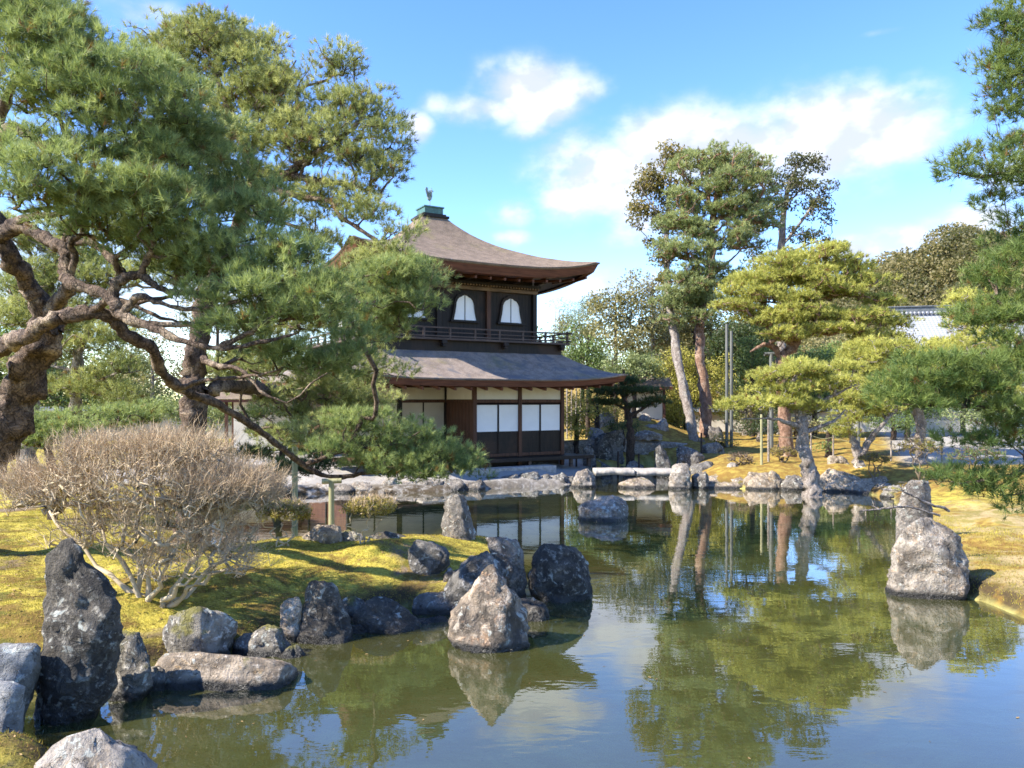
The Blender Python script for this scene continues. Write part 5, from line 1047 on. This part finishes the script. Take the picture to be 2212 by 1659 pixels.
F_p = [(2200, 100, 8.7, 70, 90), (2190, 200, 8.7, 60, 70), (2160, 60, 8.9, 40, 40), (2190, 420, 8.6, 70, 60), (2200, 560, 8.5, 60, 60), (2120, 700, 8.5, 50, 40), (2200, 780, 8.4, 60, 60), (2200, 920, 8.3, 60, 40), (2200, 1080, 8.3, 40, 40), (2200, 60, 8.9, 60, 60), (2180, 150, 8.8, 60, 60), (2210, 250, 8.8, 50, 60), (2110, 350, 8.5, 60, 30), (2175, 390, 8.5, 70, 34), (2060, 375, 8.4, 36, 22), (2190, 320, 8.6, 50, 34),
       (2190, 520, 8.8, 55, 50), (2170, 620, 8.5, 60, 50), (2200, 700, 8.4, 70, 60), (2150, 680, 8.4, 50, 34), (2130, 600, 8.6, 34, 30),
       (1950, 830, 8.2, 60, 34), (2030, 800, 8.2, 80, 40), (2110, 820, 8.2, 80, 44), (2060, 860, 8.2, 90, 36), (1920, 870, 8.1, 50, 26), (2180, 850, 8.3, 60, 50), (2140, 890, 8.2, 60, 24), (1990, 880, 8.1, 60, 20),
       (2060, 1035, 8.3, 50, 20), (2130, 1060, 8.3, 60, 22), (2180, 1030, 8.3, 50, 24), (2170, 960, 8.4, 60, 24), (2080, 960, 8.3, 50, 14)]
pine('pine_tree', 'dark green foreground pine whose needled boughs reach in from the right edge', tuple(W(2400, 1240, 8.6)), F_l, F_p, M['needle_right'], M['bark_near'], rs=.2, dens=120, nn=22, ln=.11, wd=.0028, r0=.004, tfrac=.12, k=.95)
leafy('yellow_bush', 'tall bright yellow-leaved shrub behind the leaning bare trunk', gbase(1470, 43), [[(1480, 950, 43, .1), (1480, 880, 43, .07), (1470, 820, 43, .04)]],
      [(1440, 800, 43, 38, 30), (1480, 780, 43, 40, 30), (1430, 850, 42.5, 34, 36), (1490, 840, 42.5, 46, 40), (1460, 890, 42, 44, 32), (1540, 850, 43, 50, 44), (1590, 870, 43, 40, 40), (1550, 800, 43.5, 40, 30)], M['leaf_yellow'], M['bark_dark'], rs=.5, dens=80, sz=.16, cat='shrub')
BG = [('garden_shrub', 'broad mixed shrub below the golden crown before the white wall', 'shrub', 1720, 39, [(1700, 915, 39, 50, 20), (1760, 920, 39, 44, 18), (1640, 900, 39.5, 40, 20)], 'leaf_olive', .35, 90, .12, .5),
      ('garden_shrub', 'dark green shrub right of the forked pine before the wall', 'shrub', 1930, 38, [(1900, 910, 38, 44, 20), (1960, 915, 38, 40, 18)], 'leaf_green', .35, 90, .12, .5),
      ('garden_shrub', 'pale loose shrub at the right edge above the white sand', 'shrub', 2130, 36, [(2090, 900, 36, 50, 26), (2160, 890, 36, 50, 30)], 'leaf_pale', .4, 80, .14, .5),
      ('garden_shrub', 'olive shrub behind the yellow shrub at the two tall trunks', 'shrub', 1440, 44, [(1400, 890, 44, 40, 24), (1450, 910, 43, 40, 20), (1360, 880, 44, 40, 24)], 'leaf_olive', .4, 90, .14, .5),
      ('garden_shrub', 'light shrub on the shrine side of the small dark pine', 'shrub', 1290, 39, [(1270, 860, 39, 34, 24), (1310, 880, 39, 34, 20), (1300, 840, 39.5, 30, 18)], 'leaf_yellow', .35, 80, .13, .5),
      ('garden_shrub', 'orange tinted low shrub by the foot of the leaning bare trunk', 'shrub', 1560, 35, [(1550, 950, 35, 26, 12), (1580, 955, 35, 20, 10)], 'leaf_amber', .28, 110, .1, .5),
      ('garden_shrub', 'dark low shrub behind the squared pale rock near the white wall', 'shrub', 1640, 37, [(1630, 920, 37, 40, 16), (1670, 925, 37, 24, 12)], 'leaf_dark', .32, 110, .12, .5),
      ('garden_shrub', 'round green shrub under the golden pads right of the leaning pine', 'shrub', 1790, 30, [(1780, 965, 30, 22, 12)], 'leaf_green', .26, 120, .1, .5),
      ('garden_shrub', 'pale flowering shrub left of the leaning pine before the wall', 'shrub', 1610, 42, [(1590, 880, 42, 34, 22), (1620, 900, 42, 30, 16)], 'leaf_pale', .35, 90, .12, .5),
      ('broadleaf_tree', 'dense olive tree closing the gap under the golden pine crown', 'tree', 1760, 41, [(1740, 850, 41, 60, 36), (1810, 860, 41, 50, 30), (1690, 860, 41, 50, 34), (1760, 790, 42, 60, 40)], 'leaf_green', .6, 70, .2, .5),
      ('broadleaf_tree', 'olive evergreen left of the tiled hall above the white wall', 'tree', 1900, 52, [(1850, 760, 52, 60, 44), (1920, 740, 52, 50, 40), (1960, 790, 52, 60, 40), (1880, 830, 51, 70, 34)], 'leaf_olive', .8, 60, .24, .5),
      ('broadleaf_tree', 'green tree between the fence stakes and the white wall', 'tree', 1960, 40, [(1930, 870, 40, 60, 30), (2000, 880, 40, 50, 26), (1880, 890, 40, 40, 24)], 'leaf_green', .55, 70, .18, .5),
      ('broadleaf_tree', 'tall olive tree behind the leaning trunk and yellow shrub', 'tree', 1500, 50, [(1480, 640, 50, 44, 44), (1520, 690, 50, 44, 50), (1450, 700, 50, 40, 44), (1590, 700, 50, 44, 50)], 'leaf_olive', .7, 60, .22, .5),
      ('bamboo_grove', 'feathery pale bamboo clump just right of the pavilion', 'bamboo', 1225, 50, [(1225, 700, 50, 44, 50), (1260, 680, 50, 40, 50), (1200, 740, 50, 30, 40), (1265, 660, 51, 22, 26), (1240, 780, 49, 50, 30)], 'leaf_pale', .55, 60, .2, .3),
      ('broadleaf_tree', 'olive brown evergreen behind the bamboo right of the pavilion', 'tree', 1330, 47, [(1310, 690, 47, 44, 44), (1350, 650, 47, 44, 40), (1380, 690, 47, 40, 44), (1330, 740, 46.5, 60, 30), (1300, 650, 48, 30, 26)], 'leaf_olive', .7, 60, .24, .5),
      ('broadleaf_tree', 'pale brown half-bare tree left of the leaning bare trunk', 'tree', 1410, 49, [(1400, 620, 49, 36, 34), (1430, 650, 49, 40, 40), (1410, 700, 48.5, 46, 40), (1440, 740, 48, 40, 34), (1370, 600, 49.5, 20, 18)], 'leaf_olive', .6, 42, .22, .5),
      ('broadleaf_tree', 'dark camellia mass beside the pavilion gallery', 'tree', 1270, 42, [(1250, 770, 42, 40, 30), (1290, 760, 42, 46, 34), (1270, 810, 41.5, 50, 30), (1240, 720, 42.5, 20, 22)], 'leaf_green', .5, 80, .18, .5),
      ('garden_shrub', 'bright light green shrub above the small dark pine', 'shrub', 1370, 40, [(1330, 790, 40, 44, 20), (1380, 780, 40, 44, 22), (1420, 800, 40, 30, 22), (1350, 810, 39.6, 50, 14)], 'leaf_pale', .4, 90, .15, .5),
      ('garden_shrub', 'yellowish rounded shrub at the pavilion corner by the shore path', 'shrub', 1245, 36, [(1240, 900, 36, 26, 24), (1270, 890, 36, 26, 18), (1250, 930, 35.6, 34, 14)], 'leaf_yellow', .3, 110, .12, .5),
      ('garden_shrub', 'low dark rounded shrub between the garden rocks', 'shrub', 1345, 36, [(1335, 920, 36, 26, 14), (1365, 925, 36, 22, 12)], 'leaf_dark', .3, 110, .12, .5),
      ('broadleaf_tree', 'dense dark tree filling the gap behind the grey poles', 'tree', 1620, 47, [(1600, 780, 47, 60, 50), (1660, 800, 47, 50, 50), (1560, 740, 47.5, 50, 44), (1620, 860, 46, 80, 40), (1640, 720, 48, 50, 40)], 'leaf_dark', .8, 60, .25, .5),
      ('clipped_hedge', 'cloud-clipped dark hedge pads behind the grey poles', 'hedge', 1625, 40, [(1620, 740, 40, 40, 8), (1640, 762, 40, 44, 8), (1615, 785, 40, 40, 8), (1640, 806, 40, 44, 8)], 'leaf_green', .35, 120, .12, .5),
      ('broadleaf_tree', 'dark evergreen behind the forked golden pine', 'tree', 1790, 50, [(1770, 800, 50, 70, 50), (1840, 790, 50, 60, 50), (1720, 830, 49, 50, 40), (1900, 810, 50, 50, 40)], 'leaf_green', .8, 55, .25, .5),
      ('broadleaf_tree', 'round green tree by the right end of the white wall', 'tree', 2080, 44, [(2060, 840, 44, 60, 40), (2130, 820, 44, 60, 50), (2190, 780, 44, 60, 60), (2010, 860, 44, 40, 30)], 'leaf_pale', .8, 55, .22, .5),
      ('garden_shrub', 'light green shrub in front of the white wall', 'shrub', 1790, 33, [(1785, 915, 33, 26, 14), (1810, 925, 33, 22, 12)], 'leaf_pale', .3, 110, .12, .5),
      ('broadleaf_tree', 'pale thin-leaved tree behind the dark pine trunk at the left', 'tree', 330, 44, [(330, 760, 44, 70, 50), (400, 800, 44, 60, 40), (290, 830, 44, 60, 40), (480, 860, 43, 60, 30)], 'leaf_olive', .8, 26, .22, .5),
      ('broadleaf_tree', 'brownish distant tree between the left branches', 'tree', 470, 52, [(470, 640, 52, 70, 50), (540, 690, 52, 60, 50), (420, 690, 52, 50, 44), (560, 760, 52, 60, 40)], 'leaf_olive', .9, 22, .24, .5),
      ('broadleaf_tree', 'dark tree behind the gnarled trunk at the far left', 'tree', 40, 40, [(30, 780, 40, 80, 70), (100, 820, 40, 70, 50), (-60, 760, 40, 90, 90), (-120, 850, 40, 100, 60), (180, 860, 40, 70, 30)], 'leaf_green', .9, 50, .26, .5),
      ('broadleaf_tree', 'dark evergreen beyond the left shore behind the gate', 'tree', 690, 46, [(660, 820, 46, 60, 40), (720, 800, 46, 50, 44), (760, 840, 46, 50, 40), (610, 860, 46, 60, 30)], 'leaf_dark', .8, 55, .24, .5),
      ('broadleaf_tree', 'low pale green trees left of the gate across the garden', 'tree', 400, 38, [(380, 880, 38, 80, 26), (470, 900, 38, 60, 22), (300, 890, 38, 70, 26)], 'leaf_pale', .6, 60, .2, .5),
      ('broadleaf_tree', 'dark tree glimpsed right of the clipped hedge', 'tree', 1500, 52, [(1500, 720, 52, 50, 50), (1470, 780, 52, 40, 40), (1530, 790, 52, 50, 40)], 'leaf_olive', .8, 55, .25, .5)]
for nm, lb, ct, px, Y, pads, mt, rs_, dn_, sz_, fl_ in BG:
    pz = max(p[1] + p[3] * 0 for p in pads); top = min(p[1] for p in pads)
    b0 = gbase(px, Y); by = HY - (b0[2] - CAMH) * FX / Y
    ncul = 7 if 'bamboo' in nm else 1
    lim = [[(px + (q - ncul // 2) * 9, by, Y, .14 if ncul == 1 else .04), (px + (q - ncul // 2) * 10, (by + top) / 2, Y, .11 if ncul == 1 else .035), (px + (q - ncul // 2) * 8, top + 8, Y, .05 if ncul == 1 else .02)] for q in range(ncul)]
    leafy(nm, lb, b0, lim, pads, M[mt], M['bark_grey' if 'half' in lb or 'pale' in lb else 'bark_dark'], rs=rs_, dens=dn_, sz=sz_, cat=ct, tfrac=.03 if 'half' not in lb else .12, r0=.012, asp=.2 if 'bamboo' in nm else .55, trunkname='culm' if 'bamboo' in nm else 'trunk' if ct == 'tree' else 'stem', crown='crown' if ct == 'tree' else 'foliage')
# wooded hill at the right: one mass of crowns
def forest():
    B = []; rg = np.random.default_rng(5)
    for _ in range(1300):
        x = rg.uniform(30, 170); y = rg.uniform(92, 190); z = float(ground_h(np.array([x]), np.array([y]), np.array([9.]))[0])
        if z < 1.2: continue
        r = rg.uniform(2.2, 4.2); B.append((x, y, z + r * .9 + rg.uniform(1, 4), r, np.clip(rg.normal(.5, .25), 0, 1)))
    B = np.array(B); V, F_, t, _ = leaf_mesh(B, 62, .55, .8, (.75, 1.05), up=.5)
    o = mesh_np('forest', V, F_, M['leaf_hill'], None, False, t); tag(o, kind='stuff')
    Vs, Fs, k = [], [], 0
    for b in B[::2]:
        P_ = np.array([[b[0], b[1], b[2] - b[3] - 5], [b[0], b[1], b[2]]]); V, F_ = tube(P_, np.array([.3, .2]), 5); Vs.append(V); Fs.append(F_ + k); k += len(V)
    tag(mesh_np('forest_trunks', np.vstack(Vs), np.vstack(Fs), M['bark_grey']), kind='stuff')
forest()
# far tree belt beyond the walls, each tree a thing
belt = [(-62, 46, 9, 'leaf_olive'), (-54, 52, 8, 'leaf_green'), (-44, 40, 7, 'leaf_olive'), (-33, 44, 6, 'leaf_green'), (-46, 58, 9, 'leaf_green'), (-38, 64, 10, 'leaf_olive'), (-30, 60, 7, 'leaf_pale'), (-23, 66, 7.5, 'leaf_olive'), (-15, 62, 7, 'leaf_green'), (-8, 64, 8, 'leaf_olive'), (0, 60, 9, 'leaf_green'), (6, 66, 10, 'leaf_olive'),
        (13, 62, 10, 'leaf_dark'), (20, 64, 10, 'leaf_green'), (27, 66, 8, 'leaf_olive'), (35, 72, 6, 'leaf_green'), (45, 76, 9, 'leaf_green')]
bl = ['olive belt tree beyond the left edge of the view', 'green belt tree beyond the left edge of the view', 'olive tree left of the far garden wall', 'rounded green tree before the far left garden wall', 'green belt tree at the extreme left background', 'olive belt tree second from the left background', 'pale belt tree behind the gnarled pine', 'olive belt tree behind the dark-trunked pine', 'green belt tree left of the pavilion', 'olive belt tree hidden behind the pavilion', 'green belt tree right behind the pavilion', 'olive belt tree behind the bamboo', 'dark belt tree behind the tallest pine', 'green belt tree behind the golden pine', 'olive belt tree left of the tiled hall', 'green belt tree behind the tiled hall', 'green belt tree at the extreme right background']
for (x, y, h_, mt), lb in zip(belt, bl):
    pxc = CX + x * FX / y; s = FX / y
    top = HY - (h_ - 3) * s; mid = HY - (h_ * .55 - 3) * s
    pads = [(pxc, top + 1.4 * s, y, 2.2 * s, 1.5 * s), (pxc - 1.8 * s, mid, y, 2.2 * s, 1.6 * s), (pxc + 1.8 * s, mid + .2 * s, y, 2.2 * s, 1.6 * s), (pxc, HY + 1 * s, y, 3.2 * s, 1.2 * s)]
    leafy('broadleaf_tree', lb, gbase(pxc, y), [[(pxc, HY + 3 * s, y, .2), (pxc, mid, y, .15), (pxc, top + s, y, .06)]], pads, M[mt], M['bark_dark'], rs=.9, dens=34, sz=.34, tfrac=.02, r0=.02, seg=.8)

# ------------------------------------------------------------------ bare azalea on the near bank
def bare_bush(name, label, base_pts, Y, dome, n, mat, r0=.0035, stem=.03, wig=.22, jit=.025, seg=.12, leaves=None, hang=.0, flare=True, cat='shrub', shoots=2, shl=.18):
    """dome: list of (px, py, rx, ry) ellipses whose upper surface carries the twig tips"""
    c0 = W(base_pts[0][0], base_pts[0][1], Y); root = empty(name, tuple(c0), label, cat)
    T = []
    for (px, py, rx, ry, k, rd) in dome:
        c = W(px, py, Y); d = norm(rng.normal(size=(int(n * k), 3))); d[:, 2] = np.where(d[:, 2] < -.15, -d[:, 2], d[:, 2]); r = rng.uniform(.45, 1., len(d)) ** .6
        T.append(c + d * r[:, None] * np.array([rx / FX * Y, rd, ry / FX * Y]))
    T = np.vstack(T)
    L = []
    for (bx, by, tx, ty, dy) in base_pts:
        a = W(bx, by, Y); b_ = W(tx, ty, Y + dy); m_ = 9
        Q = np.array([a + (b_ - a) * t for t in np.linspace(0, 1, m_)]); Q[1:] += rng.normal(size=(m_ - 1, 3)) * .045; Q[:, 2] += .0
        L.append(np.column_stack([catmull(Q, 2), np.linspace(stem, stem * .45, 2 * (m_ - 1) + 1)]))
    V, F_ = grow(L, T, r0=r0, ex=.40, seg=seg, wig=wig, jit=jit, rmax=stem * .8, sides=5, back=1.6)
    # fine outer twigs: short forked shoots at every tip
    q_ = shoots; m_ = len(T) * q_; ti = np.repeat(np.arange(len(T)), q_); cc = c0 + [0, 0, -.1]
    dr = norm(norm(T[ti] - cc) * 1. + UP * .1 + rng.normal(0, .4, (m_, 3))); Ls = (rng.uniform(.35, 1., m_) * shl)[:, None]
    b_ = T[ti]; wv = norm(np.cross(dr, rng.normal(size=(m_, 3)))) * .0034
    i2 = np.repeat(np.arange(m_), 3); fr = rng.uniform(.2, .85, len(i2))[:, None]
    b2 = b_[i2] + dr[i2] * Ls[i2] * fr; d2 = norm(dr[i2] + rng.normal(0, .55, (len(i2), 3)) + UP * .15); w2 = norm(np.cross(d2, rng.normal(size=(len(i2), 3)))) * .0026; L2 = Ls[i2] * rng.uniform(.3, .7, len(i2))[:, None]
    b_ = np.vstack([b_, b2]); wv = np.vstack([wv, w2]); dr = np.vstack([dr, d2]); Ls = np.vstack([Ls, L2]); m_ = len(b_)
    V2 = np.stack([b_ - wv, b_ + wv, b_ + dr * Ls], 1).reshape(-1, 3); F2 = np.arange(m_ * 3).reshape(-1, 3)
    tint1 = np.clip(ssm(V[:, 2], T[:, 2].mean(), T[:, 2].max()) * .35, .05, 1)
    mesh_np('branches', V, F_, mat, root, True, tint1)
    mesh_np('twigs', V2, F2, mat, root, False, np.tile([.15, .15, 1.], m_) * np.repeat(rng.uniform(.35, 1., m_), 3))
    if leaves:
        sel = T[rng.random(len(T)) < leaves[1]]; B = np.column_stack([sel, np.full(len(sel), .07), rng.random(len(sel))])
        V, F_, t, _ = leaf_mesh(B, leaves[2], .042, .9, (.2, 1.3)); mesh_np('leaves', V, F_, M[leaves[0]], root, False, t)
    return root
bare_bush('bare_shrub', 'wide leafless azalea of tangled pale branches with rusty tips on the near bank',
          [(330, 1335, 200, 1120, .1), (318, 1325, 330, 1080, .3), (300, 1330, 120, 1180, -.2), (350, 1320, 470, 1120, .0), (340, 1330, 500, 1210, -.3), (310, 1330, 250, 1050, .6), (325, 1335, 410, 1060, -.5), (330, 1330, 90, 1100, .5), (345, 1325, 560, 1150, .5), (330, 1325, 420, 1240, -.5)],
          9.9, [(300, 1060, 215, 110, .7, 1.2), (120, 1080, 90, 65, .3, .8), (480, 1080, 100, 70, .4, .8), (340, 1160, 220, 100, .4, 1.), (430, 1225, 150, 60, .2, .8), (250, 985, 130, 34, .16, .8), (400, 985, 110, 36, .18, .8), (545, 1075, 60, 44, .22, .6), (60, 1050, 40, 40, .08, .5)], 1250, M['twig'], stem=.036, r0=.0056, wig=.3, jit=.045, shoots=3, shl=.34)
bare_bush('small_shrub', 'small shrub with yellow-green leaf tufts left of the short prop pole', [(610, 1185, 600, 1130, 0), (615, 1185, 640, 1130, .1), (620, 1185, 575, 1140, -.1)], 13.0, [(615, 1112, 60, 26, 1., .45)], 260, M['twig'], stem=.02, leaves=('leaf_amber', .9, 4200))
bare_bush('small_shrub', 'small amber-leaved azalea with pale forked stems on the rear edge of the peninsula', [(780, 1178, 760, 1130, 0), (785, 1178, 830, 1120, .1), (782, 1178, 800, 1110, -.1)], 13.0, [(800, 1100, 58, 24, 1., .45)], 230, M['twig'], stem=.02, leaves=('leaf_amber', .9, 4200))
for (px, py, Y, w_, h_, lb, lf) in [(1985, 985, 24, 50, 34, 'amber leggy shrub on the right bank near the sand', 'leaf_amber'), (1600, 1000, 28, 30, 16, 'twiggy bare shrub on the moss behind the bridge', None), (1690, 985, 28.5, 34, 16, 'low orange shrub left of the leaning pine', 'leaf_amber'),
                                 (2110, 1000, 22, 60, 30, 'leggy green shrub under the right foreground boughs', 'leaf_green'), (1890, 1000, 25, 36, 16, 'low amber shrub right of the forked pine', 'leaf_amber')]:
    z0 = gz((px - CX) / FX * Y, Y); by = HY + (CAMH - z0) * FX / Y
    bare_bush('small_shrub', lb, [(px, by, px - w_ * .4, py - h_ * .2, 0), (px + 3, by, px + w_ * .4, py - h_ * .2, .1), (px - 2, by, px, py - h_ * .5, -.1)], Y, [(px, py - h_ * .3, w_, h_, 1., .6)], 110, M['twig_dark'], stem=.03, r0=.008, leaves=(lf, .9, 4200) if lf else None, shoots=3)
# dead branch over the water before the standing slab
dl = [limb([(2050, 1104, 13.2, .03), (1990, 1080, 13., .028), (1950, 1062, 12.9, .02), (1905, 1058, 12.8, .012)], wob=.04), limb([(2030, 1114, 13.2, .028), (1960, 1095, 13., .024), (1900, 1100, 12.8, .02), (1858, 1103, 12.7, .012)], wob=.02)]
tg = np.array([W(1880 + random.random() * 90, 1040 + random.random() * 60, 12.7 + random.random() * .4) for _ in range(30)])
V, F_ = grow(dl, tg, r0=.006, seg=.12); o = mesh_np('dead_branch', V, F_, M['bark_grey'], origin=W(2040, 1100, 13.2)); tag(o, 'grey leafless branch hanging over the water before the standing slab', 'branch')

# moss tufts: short upright blades scattered over the near banks
def moss(nm, n, cond, hgt, wdt):
    p = np.stack([rng.uniform(-11, 10, n * 6), rng.uniform(5, 23, n * 6)], -1); p = p[np.abs(p[:, 0]) < p[:, 1] * .75 + .5]
    d = sdist(p[:, 0], p[:, 1]); p = p[(d > .04) & cond(p)][:n]; m_ = len(p)
    z = ground_h(p[:, 0], p[:, 1]); b = np.column_stack([p, z - .003]); dr = norm(rng.normal(0, .55, (m_, 3)) + UP); wv = norm(np.cross(dr, rng.normal(size=(m_, 3)))) * wdt
    V = np.stack([b - wv, b + wv, b + dr * (hgt * rng.uniform(.4, 1.4, m_))[:, None]], 1).reshape(-1, 3)
    t = np.repeat(np.clip(.5 + .3 * np.sin(p[:, 0] * 2.1 + 1.3 * np.sin(p[:, 1] * 1.7)) + rng.normal(0, .2, m_), 0, 1), 3)
    tag(mesh_np(nm, V, np.arange(3 * m_).reshape(-1, 3), M['moss_tuft'], None, False, t), kind='stuff')
moss('moss', 150000, lambda p: p[:, 0] < 3, .028, .004)
moss('dry_grass', 40000, lambda p: (p[:, 0] > 3) & (p[:, 1] < 23), .05, .004)
def litter(nm, n, onwater):
    p = np.stack([rng.uniform(-9, 9, n * 8), rng.uniform(5.5, 26, n * 8)], -1); p = p[np.abs(p[:, 0]) < p[:, 1] * .72 + .5]; d = sdist(p[:, 0], p[:, 1])
    p = p[(d < -.1) & (rng.random(len(p)) < np.exp(d / .7) + .04)] if onwater else p[d > .4]
    p = p[:n]; m_ = len(p); z = np.full(m_, .004) if onwater else ground_h(p[:, 0], p[:, 1]) + .012
    B = np.column_stack([p, z]); a = rng.uniform(0, 6.28, m_); A_ = np.stack([np.cos(a), np.sin(a), np.zeros(m_)], -1); C_ = np.stack([-np.sin(a), np.cos(a), np.zeros(m_) + (0 if onwater else .3)], -1)
    L_ = rng.uniform(.012, .03, m_)[:, None]; w_ = rng.uniform(.15, .6, m_)[:, None]
    V = np.stack([B - A_ * L_, B + C_ * L_ * w_, B + A_ * L_, B - C_ * L_ * w_], 1).reshape(-1, 3)
    tag(mesh_np(nm, V, np.arange(4 * m_).reshape(-1, 4), M['litter'], None, False, np.repeat(rng.uniform(.05, 1, m_), 4)), kind='stuff')
litter('fallen_leaves', 5000, False); litter('floating_leaves', 700, True)
print('verts', sum(len(o.data.vertices) for o in sc.objects if o.type == 'MESH'), 'tris', sum(len(o.data.polygons) for o in sc.objects if o.type == 'MESH'))
